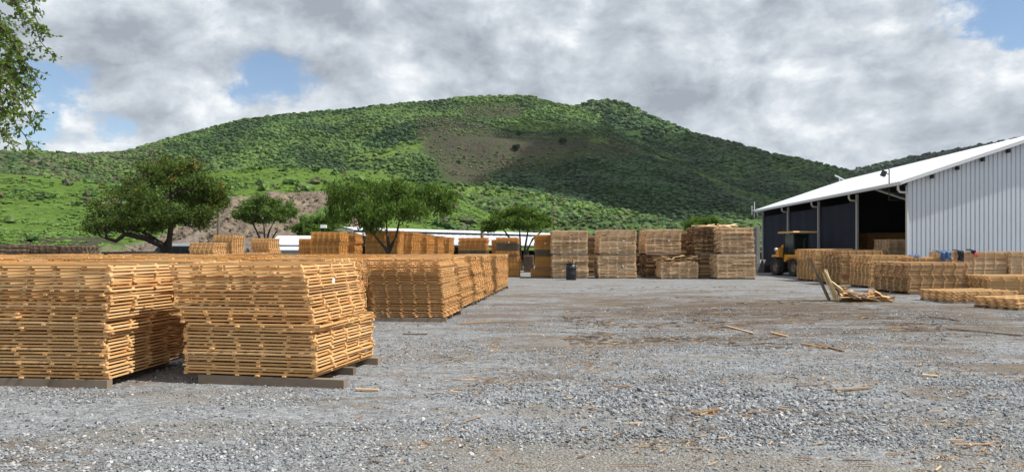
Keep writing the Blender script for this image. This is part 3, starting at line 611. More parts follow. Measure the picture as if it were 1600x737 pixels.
def cloud():
    m, t = mat('cloud_white'); t.b.inputs['Base Color'].default_value = (0.9, 0.9, 0.9, 1); t.b.inputs['Roughness'].default_value = 1.0
    tr = t.node('ShaderNodeBsdfTransparent'); ms = t.node('ShaderNodeMixShader', {0: 0.55}); t.l.new(tr.outputs[0], ms.inputs[1]); t.l.new(t.b.outputs[0], ms.inputs[2]); t.l.new(ms.outputs[0], t.out.inputs[0])
    r = np.random.default_rng(15); H = 760.0; off = np.array([SUN.x, SUN.y]) / SUN.z * H; V = []; Fs = []; n = 0; bv, bf = ico(3)
    for (px_, d, rx, ry) in [(900, 470, 70, 90), (1000, 460, 80, 90), (1080, 470, 90, 100), (960, 560, 80, 70), (1050, 640, 120, 110), (1150, 700, 130, 120), (1000, 820, 140, 120), (1130, 860, 160, 130), (1260, 800, 160, 130), (1330, 950, 180, 150), (1400, 1300, 300, 200), (1560, 1400, 300, 200), (1180, 480, 90, 80), (840, 430, 40, 50), (1240, 560, 100, 90), (850, 570, 80, 40), (770, 540, 50, 30), (940, 600, 70, 50)]:
        v = bv * (1 + 0.30 * (fbm(bv[:, 0] * 2.1 + n, bv[:, 1] * 2.1 + bv[:, 2] * 1.7, n % 97) - 0.5))[:, None]; v = v * np.array([rx, ry, 42.0]); v[:, 2] = np.maximum(v[:, 2], -14)
        V.append(v + np.array([(px_ - CX) / F * d + off[0], d + off[1], H + r.uniform(-10, 25)])); Fs.append(bf + n); n += len(bv)
    link('cloud', make_mesh('cloud', np.vstack(V), np.vstack(Fs), m, True), None, None, 'stuff')
cloud()

# ------------------------------------------------------------------ trees
def limb_path(a, b, r, sag=0.15, n=6):
    a = Vector(a); b = Vector(b); L = (b - a).length; off = Vector((r.normal() * 0.06, r.normal() * 0.06, -sag * 0.5)) * L
    return [a.lerp(b, t) + off * (4 * t * (1 - t)) + Vector((r.normal(), r.normal(), r.normal())) * L * 0.02 * (0 < t < 1) for t in np.linspace(0, 1, n)]
def tree(name, label, loc, forks, clumps, tr, nleaf, ls, lm, bm_, seed, droop=0.0, twigs=18, cat='tree', blossom=0, limb_r=0.45, tuft=1.0, group=None):
    """forks: list of (path points of a main stem); every clump gets a limb from its nearest stem and twigs that carry leaf tufts"""
    r = np.random.default_rng(seed); o = thing(name, label, cat, loc, 0, group); tb = MB(); stems = []
    for path in forks:
        pts = [Vector(p) for p in path]; n = len(pts); rad = [tr * (1.15 if i == 0 else 1) * (1 - 0.62 * i / max(1, n - 1)) for i in range(n)]
        tb.tube(pts, rad, 8); stems += [(p, q) for p, q in zip(pts, rad)][max(1, n - 3):]
    tips = []
    for c in clumps:
        ctr = Vector(c[:3]); p, q = min(stems, key=lambda s: (s[0] - ctr).length + abs(s[0].z - ctr.z) * 0.3); path = limb_path(p, ctr, r, 0.16)
        tb.tube(path, list(np.linspace(q * 0.62, q * limb_r * 0.28, len(path))), 6)
        for _ in range(twigs):
            u = Vector(r.normal(size=3)).normalized(); u.z = u.z * 0.9 + 0.15; rad = r.uniform(0.5, 1.22)
            e = ctr + Vector((u.x * c[3], u.y * c[4], u.z * c[5])) * rad; st = path[int(r.integers(2, len(path)))]
            tw = limb_path(st, e, r, 0.05, 4); tb.tube(tw, [q * 0.15, q * 0.10, q * 0.07, q * 0.03], 4, False)
            tips += [e, tw[2].lerp(e, 0.6), tw[2].lerp(e, 0.3), tw[2]]
    tb.build('trunk', bm_, o, True)
    T = np.array([tuple(x) for x in tips]); k = r.integers(0, len(T), nleaf); sp = float(np.mean([c[3] for c in clumps])) * 0.17 * tuft
    P = T[k] + r.normal(size=(nleaf, 3)) * np.array([sp, sp, sp * 0.62]) - np.array([0, 0, 1]) * np.abs(r.normal(size=(nleaf, 1))) * droop * sp
    cr = link('crown', leaves('crown', P, ls, lm, r, droop, None, 0.4), o)
    if blossom:
        hi = P[(P[:, 2] > np.percentile(P[:, 2], 45))]; B = hi[r.integers(0, len(hi), 60)]; B = np.repeat(B, blossom // 60, 0); B = B + r.normal(size=B.shape) * 0.10 + np.array([0, -0.15, 0.12])
        link('blossom', leaves('blossom', B, ls * 0.55, ML_BLOOM, r, 0, None, 0.8), o, None, 'stuff')
    return o

def clumps_px(base_px, d, spec, depth=1.0):
    """clump list from (px, py, half width in px, half height in px, depth offset in m)"""
    k = d / F; out = []
    for (px, py, hw, hh, dy) in spec: out.append(((px - base_px) * k, dy * depth, CAMZ + (HY - py) * k, hw * k, hw * k * 1.05, hh * k))
    return out
d = 45.0; k = d / F
z = lambda py: CAMZ + (HY - py) * k
X = lambda px: (px - 262) * k
big_forks = [[(0, 0, -0.05), (0.02, 0, 0.5), (X(258), 0.1, z(388)), (X(240), 0.2, z(374)), (X(222), 0.1, z(362))],
             [(0.05, 0, 0.2), (X(263), 0, z(390)), (X(268), -0.2, z(365)), (X(272), -0.2, z(335)), (X(265), 0, z(300))],
             [(0.05, 0, 0.5), (X(256), -0.1, z(384)), (X(232), -0.4, z(372)), (X(205), -0.7, z(366)), (X(192), -0.8, z(377)), (X(178), -0.9, z(372))],
             [(0.03, 0, 0.6), (X(259), 0.2, z(380)), (X(262), 0.6, z(350)), (X(290), 1.0, z(330))]]
tree('flowering_tree', 'broad dark green tree with orange blossoms standing behind the low stacks', at(262, d), big_forks,
     clumps_px(262, d, [(170,355,32,13,-0.5),(165,325,28,22,0.3),(205,340,30,20,-1.2),(200,300,30,26,0.5),(235,275,32,26,0.2),(270,272,30,25,-0.6),(300,282,26,28,0.6),(320,315,24,24,0.2),(328,335,20,12,-0.6),
                        (250,315,36,26,-2.2),(290,340,28,16,-1.4),(240,340,34,16,-2.6),(280,310,34,24,1.8),(210,320,34,22,2.2),(145,350,16,14,0.2),(325,292,16,18,-0.3),(255,300,34,24,2.8),(250,262,24,18,0.2),(275,262,22,16,0.8),(255,345,34,20,-1.0),(300,345,30,16,0.6),(225,350,30,18,0.8),(270,330,36,24,-2.6),(340,310,14,18,0.3),(185,350,26,14,1.0)]),
     0.24, 36000, 0.094, ML_DARK, M_BARKD, 3, 0.0, 26, blossom=720, tuft=1.0)
d = 36.0; k = d / F; X = lambda px: (px - 606) * k
forks3 = [[(0, 0, -0.05), (0.01, 0, z(392) if False else 1.45), (X(600), 0, 1.75), (X(590), -0.2, 2.15), (X(578), -0.3, 2.65)],
          [(0, 0, 1.2), (X(607), 0.05, 1.8), (X(604), 0.2, 2.3), (X(603), 0.1, 3.0)], [(0.02, 0, 1.3), (X(612), 0, 1.8), (X(620), -0.1, 2.3), (X(624), 0, 3.0)], [(0.01, 0.1, 1.35), (X(610), 0.2, 1.8), (X(618), 0.6, 2.4)]]
tree('acacia_tree', 'light green acacia whose crown droops above the amber stacks', at(606, d), forks3,
     clumps_px(606, d, [(530,300,24,16,0),(552,292,24,14,-0.6),(585,290,26,14,0.5),(618,292,26,14,-0.5),(655,293,26,15,0.4),(685,300,22,18,0),(700,312,14,16,-0.2),(520,325,20,16,0.3),(550,330,26,18,-0.8),(585,322,28,18,-1.2),(622,325,26,18,-1.0),(655,320,24,18,-0.8),(600,310,28,16,1.3),(645,305,24,14,1.4),(560,310,26,16,1.2),(585,345,20,10,-0.3)]),
     0.105, 19000, 0.080, ML_LIGHT, M_BARKD, 5, 1.8, 26, tuft=0.95)
d = 60.0; k = d / F; X = lambda px: (px - 413) * k
forks2 = [[(0, 0, 0), (X(411), 0, 1.9), (X(402), 0, 3.0), (X(392), 0.2, 3.9)], [(0.1, 0, 0), (X(415), 0, 2.0), (X(420), 0.2, 3.2), (X(428), 0.3, 4.0)], [(0.05, 0.1, 0), (X(414), 0, 2.1), (X(411), 0.2, 3.6)], [(0.15, 0, 0.2), (X(420), -0.1, 2.0), (X(435), -0.2, 3.2)]]
tree('umbrella_tree', 'small flat-topped tree with several stems before the earth bank', at(413, d), forks2,
     clumps_px(413, d, [(378,334,16,9,0),(392,321,20,11,0.4),(413,315,24,11,-0.3),(438,320,20,11,0.3),(452,332,16,10,0),(408,328,28,12,-0.9),(436,334,20,10,-0.7),(388,342,14,9,0.4),(425,340,22,9,0.5),(402,338,22,10,0.9)]),
     0.13, 11000, 0.11, ML_MID, M_BARKD, 8, 0.0, 24, tuft=0.85)
d = 57.0; k = d / F; X = lambda px: (px - 815) * k
forks4 = [[(-0.5, 0, 0), (X(802), 0, 1.6), (X(795), 0.1, 2.6), (X(786), 0.1, 3.2)], [(0, 0, 0), (X(813), 0, 1.6), (X(812), 0.2, 3.2)], [(0.6, 0, 0), (X(824), 0, 1.6), (X(832), -0.2, 2.4), (X(846), -0.2, 3.0)], [(0.3, 0.2, 0), (X(820), 0.2, 1.6), (X(826), 0.4, 3.3)]]
tree('spreading_tree', 'wide low green tree overhanging the long white roof', at(815, d), forks4,
     clumps_px(815, d, [(772,348,16,10,0),(785,338,18,11,0.4),(808,332,22,11,-0.3),(832,336,20,12,0.3),(846,346,16,10,0),(800,348,22,11,-1.0),(828,350,22,10,-0.8),(815,342,24,12,1.0),(762,356,10,6,0)]),
     0.13, 16000, 0.11, ML_LIGHT, M_BARKD, 9, 0.3, 24, tuft=0.9)
d = 66.0; k = d / F
tree('leafy_bush', 'rounded bright green bush beside the small white house', at(492, d), [[(0, 0, 0), (0, 0.1, 1.2), (0.2, 0, 2.4)]],
     clumps_px(492, d, [(468,358,14,10,0),(485,348,16,11,0.3),(505,346,16,11,-0.2),(520,354,14,10,0.2),(492,360,22,12,-0.8)]), 0.12, 9000, 0.12, ML_LIGHT, M_BARKD, 12, 0, 22, 'bush')
d = 70.0; k = d / F
tree('leafy_bush', 'fresh green bush rising behind the tallest weathered stacks', at(1092, d), [[(0, 0, 0), (0, 0.1, 1.8), (0.2, 0, 3.2)]],
     clumps_px(1092, d, [(1078,352,12,8,0),(1092,346,14,9,0.3),(1110,347,14,8,-0.2),(1122,354,10,7,0.2),(1095,358,20,10,-0.8)]), 0.12, 7000, 0.12, ML_LIGHT, M_BARKD, 13, 0, 22, 'bush')

def near_tree():
    """a tree whose trunk stands outside the frame; its hanging sprays come into the corner"""
    r = np.random.default_rng(31); o = thing('overhanging_tree', 'leafy green sprays hanging into the top corner from a tree outside the frame', 'tree', (-6.6, 6.3, 0)); tb = MB(); L = []
    tb.tube([(0, 0, -0.05), (0.1, 0, 1.2), (0.2, 0.05, 2.4), (0.5, 0.1, 3.6)], [0.17, 0.15, 0.13, 0.10], 8)
    ends = []
    # limbs arch over, sprays drop from them; the ends are where the photograph shows leaves
    sprays = [((-20,-25),(86,92)),((10,-30),(40,40)),((-30,20),(64,140)),((-30,60),(60,182)),((-30,100),(58,205)),((-40,140),(48,228)),((-40,165),(20,226)),((-20,40),(30,120)),((-40,-20),(20,60)),((-30,90),(40,160)),((-60,120),(10,200)),((-50,10),(36,100)),((-10,-40),(66,62)),
              ((-160,-80),(-60,90)),((-200,-60),(-90,140)),((-140,-40),(-40,180)),((-220,-40),(-150,170)),((-45,60),(22,150)),((-40,30),(14,110)),((-40,110),(28,186))]
    for j, (a, b) in enumerate(sprays):
        dd = 6.2 + r.uniform(-0.5, 0.6)
        A = at(a[0], dd, hgt(a[1], dd)) - Vector((-6.6, 6.3, 0)); B = at(b[0], dd, hgt(b[1], dd)) - Vector((-6.6, 6.3, 0))
        root = Vector((0.45, 0.1, 3.3 + r.uniform(-0.5, 0.3))); tb.tube(limb_path(root, A, r, -0.35), [0.045, 0.035, 0.028, 0.02, 0.014, 0.010], 5, False)
        path = limb_path(A, B, r, -0.35, 9); tb.tube(path, list(np.linspace(0.010, 0.003, 9)), 4, False)
        for i in range(2, 9):
            for s in range(5):
                q = path[i - 1].lerp(path[i], r.random()); dr = Vector((r.normal() * 0.6 + 0.25, r.normal() * 0.6, r.normal() * 0.45 - 0.55)).normalized(); ln = r.uniform(0.05, 0.17)
                tb.tube([q, q + dr * ln], [0.003, 0.0015], 3, False)
                for m_ in range(6): L.append(q + dr * ln * r.uniform(0.1, 1.05) + Vector(r.normal(size=3)) * 0.016)
    tb.build('trunk', M_BARK, o, True)
    link('crown', leaves('crown', np.array([tuple(v) for v in L]), 0.019, ML_NEAR, r, 0.3, None, 0.62), o)
near_tree()

# ------------------------------------------------------------------ stacks of slatted panels
PITCH, ST, SW = 0.039, 0.0225, 0.046
OUT = 0.024                                       # how far slat ends stand proud of the outermost cross slat
def slat_list(W, D, nx, ny, r, jit=0.005, st=None, out=None):
    """boxes (centre, half) of one panel: nx slats along y below, ny slats along x on top"""
    b = []; core = st is not None; st = st or ST; s0 = PITCH - st; OUT = out or 0.024
    for i in range(nx):
        x = -W / 2 + OUT + SW / 2 + (W - SW - 2 * OUT) * i / (nx - 1) + r.normal() * jit
        b.append(((x, r.normal() * 0.005, s0 / 2), (SW / 2, D / 2 - abs(r.normal()) * 0.005, s0 / 2)))
    for i in range(ny):
        y = -D / 2 + OUT + SW / 2 + (D - SW - 2 * OUT) * i / (ny - 1) + r.normal() * jit
        if core and st > 0.02 and 0 < i < ny - 1: b.append(((0, y + r.normal() * 0.02, PITCH / 2 - 0.001), (W / 2 - abs(r.normal()) * 0.005, SW / 2 + 0.02, PITCH / 2 - 0.0015))); continue
        b.append(((r.normal() * 0.005, y, s0 + st / 2), (W / 2 - abs(r.normal()) * 0.005, SW / 2, st / 2 - 0.0005)))
    return b
def lean_of(kind, n, r, calm=1.0):
    """offsets per panel (dx, dy, yaw) as the pile climbs"""
    i = np.arange(n) / n
    def wander(a):
        w_ = np.cumsum(r.normal(0, a, n)); w_ = w_ - np.linspace(w_[0], w_[-1], n); return w_
    ph = r.uniform(0, 6.28)
    dx = {'straight': 0 * i, 'slump': -0.17 * np.clip((i - 0.47) / 0.53, 0, 1) ** 0.9 - 0.10 * (i > 0.47), 'twist': 0.15 * np.clip((i - 0.40) / 0.25, 0, 1), 'left': -0.16 * np.clip((i - 0.25) / 0.75, 0, 1) ** 1.5, 'curl': -0.20 * np.clip((i - 0.30) / 0.70, 0, 1) ** 1.2, 'right': 0.10 * i ** 1.5}[kind]
    dy = {'slump': 0.03 * (i > 0.47) + 0.08 * np.clip(i - 0.47, 0, 1), 'left': -0.07 * np.clip((i - 0.4) * 3, 0, 1), 'curl': -0.05 * np.clip((i - 0.4) * 3, 0, 1)}.get(kind, 0.02 * np.sin(i * 5 + ph))
    yaw = r.normal(0, 0.006, n) + {'slump': 0.05 * (i > 0.47), 'twist': -0.06 * np.clip((i - 0.40) / 0.25, 0, 1)}.get(kind, 0)
    zig = calm * 0.016 * np.sin(i * 17 + ph) + calm * 0.010 * np.sin(i * 31 + ph * 2)
    return dx + zig + wander(0.009 * calm) + r.normal(0, 0.006, n), dy + wander(0.006) + r.normal(0, 0.006, n), yaw

def bearers(o, W, D, z0, out=0.06, n=3, m=M_BEARER, hw=0.05):
    lo, hi = out if isinstance(out, tuple) else (out, out)
    me = MB().span((-W / 2 - lo, -hw, -0.02), (W / 2 + hi, hw, z0 - 0.004)).mesh('bearer_timber', m)
    for k in range(n):
        b = link('bearer_timber', me if k % 2 == 0 else me, o); b.location = ((-0.25 if isinstance(out, tuple) else 0.03 * (-1) ** k) * (k > 0), -D / 2 + 0.06 + (D - 0.12) * k / (n - 1), 0.0); b.rotation_euler = (0, 0, (k - 1) * 0.012)

def pile_mesh(name, W, D, n, kind, m, seed, nx=5, ny=5, z0=0.0, tilt=0.0, jit=0.005, st=None, out=None):
    r = np.random.default_rng(seed); dx, dy, yaw = lean_of(kind, n, r); Vs = []
    for i in range(n):
        sl = slat_list(W, D, nx, ny, r, jit, st, out); c = np.array([b[0] for b in sl]); h = np.array([b[1] for b in sl])
        V = (BOXV[None] * h[:, None] + c[:, None]).reshape(-1, 3); a = yaw[i]; V = V @ np.array([[math.cos(a), math.sin(a), 0], [-math.sin(a), math.cos(a), 0], [0, 0, 1]])
        V[:, 2] += V[:, 0] * r.normal() * 0.004 + tilt * V[:, 0] * (i / n)
        Vs.append(V + np.array([dx[i], dy[i], z0 + i * PITCH]))
    V = np.vstack(Vs); nb = len(V) // 8; Fq = (BOXF[None] + (np.arange(nb) * 8)[:, None, None]).reshape(-1, 4)
    return make_mesh(name, V, Fq, m)

def hero_stack(label, loc, rz, W, D, n, kind, m, seed, nx, ny, z0=0.10, bears=3, tagpos=None, bout=0.06):
    """every panel a part, every slat a sub-part"""
    o = thing('panel_stack', label, 'wood stack', loc, rz, 'stacks of slatted wooden panels'); r = np.random.default_rng(seed); bearers(o, W, D, z0, bout, bears)
    sx = [MB().span((-W / 2 + e, -SW / 2, -ST / 2 + 0.0003), (W / 2 - e, SW / 2, ST / 2 - 0.0003)).mesh('slat', m) for e in (0, 0.005, 0.010)]
    sy = [MB().span((-SW / 2, -D / 2 + e, -(PITCH - ST) / 2), (SW / 2, D / 2 - e, (PITCH - ST) / 2)).mesh('slat', m) for e in (0, 0.005, 0.010)]
    dx, dy, yaw = lean_of(kind, n, r, 0.5)
    for i in range(n):
        p = bpy.data.objects.new('panel', None); C.objects.link(p); p.parent = o; p.empty_display_size = 0.1
        p.location = (dx[i], dy[i], z0 + i * PITCH + (0.004 * abs(r.normal()) if i > n * 0.5 else 0)); p.rotation_euler = (r.normal() * 0.003, r.normal() * 0.003, yaw[i] + (r.random() < 0.12) * r.normal() * 0.02)
        for j, (c, h) in enumerate(slat_list(W, D, nx, ny, r, 0.010, None, 0.010)):
            s = link('slat', (sy if j < nx else sx)[int(r.integers(0, 3))], p); slip = r.normal() * (0.034 if r.random() < 0.22 else 0.008)      # some slats were nailed on out of line
            inner = 0 < (j if j < nx else j - nx) < (nx if j < nx else ny) - 1; side = r.normal() * 0.022 * inner
            s.location = (c[0] + (side if j < nx else slip), c[1] + (slip if j < nx else side), c[2]); s.rotation_euler = (0, 0, r.normal() * 0.006)
    if tagpos: paper_tag(o, *tagpos)
    return o
def paper_tag(o, pos, rz=0.0, s=0.07):
    t = MB().box((0, 0, 0), (s / 2, 0.0015, s * 0.42)).build('paper_tag', M_TAG, o); t.location = pos; t.rotation_euler = (0.1, 0.08, rz); return t
def panel_stack(label, loc, rz, W, D, n, kind, m, seed, nx, ny, z0=0.10, group=None, tagpos=None):
    """every panel a part (its slats joined)"""
    o = thing('panel_stack', label, 'wood stack', loc, rz, group or 'stacks of slatted wooden panels'); r = np.random.default_rng(seed); bearers(o, W, D, z0, -0.02)
    pool = [pile_mesh('panel', W, D, 1, 'straight', m, seed * 10 + q, nx, ny, st=0.0185, out=0.065) for q in range(8)]; dx, dy, yaw = lean_of(kind, n, r)
    for i in range(n):
        p = link('panel', pool[int(r.integers(0, 8))], o); p.location = (dx[i], dy[i], z0 + i * PITCH); p.rotation_euler = (0, r.normal() * 0.0015, yaw[i])
    if tagpos: paper_tag(o, *tagpos)
    return o
PILES = {}
def far_stack(label, loc, rz, W, D, tiers, kind, seed, nx=5, ny=5, z0=0.08, group=None, tagpos=None, name='panel_stack', cat='wood stack', jit=0.006, bear=True, bm_=M_BEARER):
    """tiers: list of (n panels, material); panels too thin to pick apart are joined per tier"""
    o = thing(name, label, cat, loc, rz, group or 'stacks of slatted wooden panels'); zc = z0
    if bear: bearers(o, W, D, z0, -0.02, 3, bm_, 0.045)
    for j, (n, m) in enumerate(tiers):
        key = (round(W, 2), round(D, 2), n, kind, m.name, seed, j, nx, ny, jit)
        if key not in PILES: PILES[key] = pile_mesh('panel_pile', W, D, n, kind if j == len(tiers) - 1 else 'straight', m, seed + j, nx, ny, 0, 0, jit, 0.025, 0.042)
        p = link('panel_pile', PILES[key], o, None, 'stuff'); p.location = (0, 0, zc); zc += n * PITCH + 0.004
    if tagpos: paper_tag(o, *tagpos)
    return o
def corner(px, d, rz, W, D, side='R'):
    """centre of a stack whose near front corner (right or left) stands at picture column px, distance d"""
    c = at(px, d); a = rz; ux = Vector((math.cos(a), math.sin(a), 0)); uy = Vector((-math.sin(a), math.cos(a), 0))
    return c + uy * D / 2 + ux * (-W / 2 if side == 'R' else W / 2)

# the two nearest stacks
W, D, a = 1.72, 1.80, R(-11)
hero_stack('nearest stack of pale slatted panels, upper half slumped sideways, on grey timbers', corner(492, 8.62, a, W, D), a, W, D, 34, 'slump', M_FRESH, 101, 6, 5, tagpos=((W / 2 - 0.02, -0.35, 1.22), R(90)), bout=(-0.20, 0.36))
W, D, a = 1.80, 1.75, R(-5)
hero_stack('pale stack of slatted panels cut off by the photo edge, nearest timber reaching past it', corner(166, 8.55, a, W, D), a, W, D, 34, 'twist', M_FRESH, 102, 6, 5, tagpos=((W / 2 + 0.03, 0.25, 1.20), R(90)), bout=(0.1, 0.01))
# the row that runs back from them: every second front is seen
W, D = 1.75, 1.95; a = R(-5)
panel_stack('amber stack with four wavy slat columns, first of the row running back', corner(699, 16.4, a, W, D), a, W, D, 34, 'left', M_FRESH, 111, 6, 5, tagpos=((W / 2 + 0.0, -0.2, 1.15), R(90), 0.06))
panel_stack('leaning amber stack just behind the one with wavy slat columns', corner(724, 19.5, a, W, D), a, W, D, 34, 'curl', M_FRESH, 112, 6, 5)
ROW = [(746, 21.7, 'left', 'third amber stack of the row running back, its front face dark'), (762, 24.2, 'left', 'fourth narrow stack along the row running back'), (777, 26.7, 'straight', 'last but one stack at the far end of the row'), (787, 28.7, 'straight', 'last stack ending the row beside the open gravel')]
for i, (px_, d, kd, lab) in enumerate(ROW):
    far_stack(lab, corner(px_, d, a, W, D), a, W, D, [(34, M_FRESH)], kd, 121 + i, 6, 5, 0.1)
# stacks behind the first ones: only their tops show
lab = 'flat-topped stack amid the crowded left field, only its brown top in view'
rows = [(11.3, -2.95), (13.85, -3.15), (16.55, -3.65), (19.3, -3.45), (21.9, -3.1), (24.4, -2.9), (26.9, -2.6), (28.9, -2.4)]
for i, (d, xr) in enumerate(rows):
    j = 0
    while True:
        x = xr - j * 2.0 - W / 2; y = d + 0.17 * j + D / 2
        if (x + W / 2) / y * F + CX < -70: break
        if x < -26: break
        far_stack(lab, (x, y, 0), R(-5 + rng.normal() * 1.0), W, D, [(33 + (i + j) % 2, M_FRESH if (i + j) % 3 else M_AMBER)], ['left', 'straight', 'curl'][(i * 2 + j) % 3], 200 + (i + 3 * j) % 5, 6, 5, 0.1, 'stacks of the left field seen only by their tops')
        j += 1

# taller stacks behind the field
def back_stack(label, px0, px1, ytop, d, m, seed, tiers=None, rz=R(-4), D=1.6, kind='straight', nx=6, ny=6, jit=0.006, z0=0.08, group='taller stacks behind the field', tagp=None, h0=0.0, name='panel_stack', bm_=M_BEARER):
    """front face spans px0..px1 at distance d"""
    x0 = (px0 - CX) / F * d; x1 = (px1 - CX) / F * d; W = (x1 - x0); H = hgt(ytop, d) - z0 - h0; n = max(3, int(round(H / PITCH)))
    tiers = tiers or [(1.0, m)]; ns = [(max(1, int(round(n * f))), mm) for f, mm in tiers]
    return far_stack(label, ((x0 + x1) / 2, d + D / 2, h0), rz, W, D, ns, kind, seed, nx, ny, z0, group, ((W * 0.1, -D / 2 - 0.05, H * 0.8), 0, 0.09) if tagp else None, name, 'wood stack', jit, True, bm_)
back_stack('low yellow stack nearest the trunk of the big flowering tree', 297, 337, 379, 40, M_FRESH, 301)
back_stack('taller yellow stack behind the low one near the flowering tree', 333, 366, 367, 43, M_FRESH, 302)
back_stack('very low yellow pile between two taller yellow stacks', 386, 410, 394, 41, M_FRESH, 303, None, R(-4), 1.2)
back_stack('yellow stack beside the small white-roofed house', 393, 423, 372, 42.5, M_FRESH, 304)
back_stack('short amber stack on the other side of the white-roofed house', 467, 487, 373, 42, M_AMBER, 305)
back_stack('amber stack with square front below the rounded bush', 486, 534, 362, 40.5, M_AMBER, 306)
back_stack('amber stack squeezed half hidden beside the acacia stack', 538, 557, 365, 44, M_AMBER, 307)
back_stack('broad amber stack right behind the acacia trunk', 572, 625, 360, 38, M_AMBER, 308, None, R(-4), 1.4)
for i, (px1, d, lab) in enumerate([(648, 43, 'second stack in the receding line next to the acacia stack'), (670, 48, 'third stack in the receding line past the acacia'), (688, 54, 'fourth stack in the receding line past the acacia'), (705, 60, 'smallest stack ending the receding line before the long white roof')]):
    back_stack(lab, px1 - 1.9 * F / d, px1, HY - 1.02 * F / d, d, M_AMBER, 310 + i, None, R(-4), 2.6)
back_stack('orange stack with a grey band halfway under the long roof', 717, 762, 372, 44, M_AMBER, 320, [(0.42, M_AMBER), (0.24, M_GREYW), (0.34, M_AMBER)], R(-6), 1.3)
back_stack('thin orange stack between the two banded orange stacks', 768, 784, 374, 46, M_AMBER, 321)
o = back_stack('lower orange tier of the banded double stack on the gravel edge', 783, 812, 400.5, 43, M_AMBER, 322, [(1.0, M_AMBER)], R(-5), 1.5, group='tiers of the orange double stacks')
back_stack('upper orange tier with dark band on the double stack by the gravel', 776, 811, 371, 43, M_AMBER, 323, [(0.25, M_AMBER), (0.45, M_GREYW), (0.30, M_AMBER)], R(-5), 1.5, tagp=True, h0=1.21, group='tiers of the orange double stacks')
back_stack('small grey stack far back in the gap under the roof', 819, 834, 399, 52, M_OLD, 324)
back_stack('short wide base tier beneath the orange stack beside the drum stack', 830, 862, 421, 42.6, M_AMBER, 325, None, R(0), 1.3, group='tiers of the orange double stacks')
back_stack('orange upper pile with a dark band leaning on the tan double stack', 836, 862.5, 368, 42.6, M_AMBER, 326, [(0.35, M_AMBER), (0.2, M_GREYW), (0.45, M_AMBER)], R(0), 1.3, tagp=True, h0=0.47, group='tiers of the orange double stacks')

# double stacks of rough tan boards across the yard: tiers are things of their own
def board_pile(label, px0, px1, ybot, ytop, d, m, seed, D=2.2, rz=0.0, rough=0.03, group='tiers of the tan double stacks', sheets=9, h0=None, pitch=0.075, tagp=False):
    """courses of rough boards laid flat, with cross battens between courses"""
    x0 = (px0 - CX) / F * d; x1 = (px1 - CX) / F * d; W = x1 - x0; z0 = h0 if h0 is not None else max(0.0, hgt(ybot, d)); H = hgt(ytop, d) - z0
    o = thing('board_stack', label, 'wood stack', ((x0 + x1) / 2, d + D / 2, z0), rz, group); r = np.random.default_rng(seed); bearers(o, W, D, 0.07, -0.05, 3, M_BEARER, 0.05)
    z = 0.07; b = MB(); bh = 0.048; gap = 0.024; n = max(2, int(round((H - 0.07) / (bh + gap)))); bh = (H - 0.07) / n - gap
    sx = np.cumsum(r.normal(0, rough * 0.3, n)); sx -= sx.mean(); sy = np.cumsum(r.normal(0, rough * 0.2, n)); sy -= sy.mean(); nb = max(6, int(D / 0.3))
    for i in range(n):
        tl = r.normal() * 0.004 + (r.random() < 0.12) * r.normal() * 0.012; off = (r.random() < 0.18) * r.normal() * 0.05; pc = r.integers(2, 5)
        for q in range(nb):
            y = -D / 2 + 0.09 + (D - 0.18) * q / (nb - 1)
            if q == 0 and W > 1.2:        # the front course is pieced from boards that do not quite line up
                cuts = np.concatenate(([-W / 2 + abs(r.normal()) * rough], np.sort(r.uniform(-W / 2 + 0.2, W / 2 - 0.2, pc - 1)), [W / 2 - abs(r.normal()) * rough]))
                for c0, c1 in zip(cuts[:-1], cuts[1:]):
                    if c1 - c0 < 0.06: continue
                    b.box(((c0 + c1) / 2 + sx[i], y + sy[i] + r.normal() * rough * 0.7 + off, z + gap + bh / 2), ((c1 - c0) / 2 - 0.006, 0.085, bh / 2 * r.uniform(0.72, 1.0)), Matrix.Rotation(tl + r.normal() * 0.006, 3, 'Y'))
            else: b.box((sx[i] + r.normal() * rough * 0.6, y + sy[i] + r.normal() * 0.01, z + (gap + bh) / 2 + 0.001), (W / 2 - abs(r.normal()) * rough * 1.5, 0.11, (bh + gap) / 2 * r.uniform(0.95, 1.0)), Matrix.Rotation(tl, 3, 'Y'))
        for q in range(5):
            x = -W / 2 + 0.08 + (W - 0.16) * q / 4 + r.normal() * 0.02
            b.box((x + sx[i], sy[i] + r.normal() * 0.01, z + gap / 2 - 0.0005), (0.045, D / 2 + 0.01 - abs(r.normal()) * 0.02, gap / 2 - 0.0005))
        z += bh + gap
    b.build('board_pile', m, o, False, 'stuff')
    if tagp: paper_tag(o, (W * 0.15, -D / 2 - 0.06, H * 0.55), 0, 0.10)
    return o
T = [("lower tan tier behind the black drum", 863, 920, 435, 399, 41, M_TAN, 0), ("upper tan tier above the black drum", 862, 919, 397, 360, 41, M_TAN, 1),
     ("lower tan tier of the second double stack from the drum", 934, 995, 435, 399, 41, M_TAN, 0), ("upper tan tier of the second double stack from the drum", 936, 995, 397, 359, 41, M_TAN, 1)]
for i, (lab, a0, a1, yb, yt, d, m, up) in enumerate(T):
    board_pile(lab, a0, a1, yb, yt, d, m, 400 + i, h0=(hgt(397.5, d)) if up else 0.0, tagp=True)
board_pile('brown stack wedged back between the first two tan double stacks', 915, 944, 435, 368, 45, M_BARKW, 410, h0=0)
board_pile('brown stack wedged back beside the tier with ragged bark top', 990, 1022, 435, 364, 45, M_BARKW, 411, h0=0)
board_pile('tan upper tier resting on the base with the ragged bark top', 1008, 1065, 396, 358, 41.8, M_TAN, 412, h0=hgt(397, 41.8), tagp=True)
board_pile('tan base tier with a ragged dark bark top', 1032, 1092, 435, 409.5, 40.4, M_TAN, 413, h0=0, D=1.6)
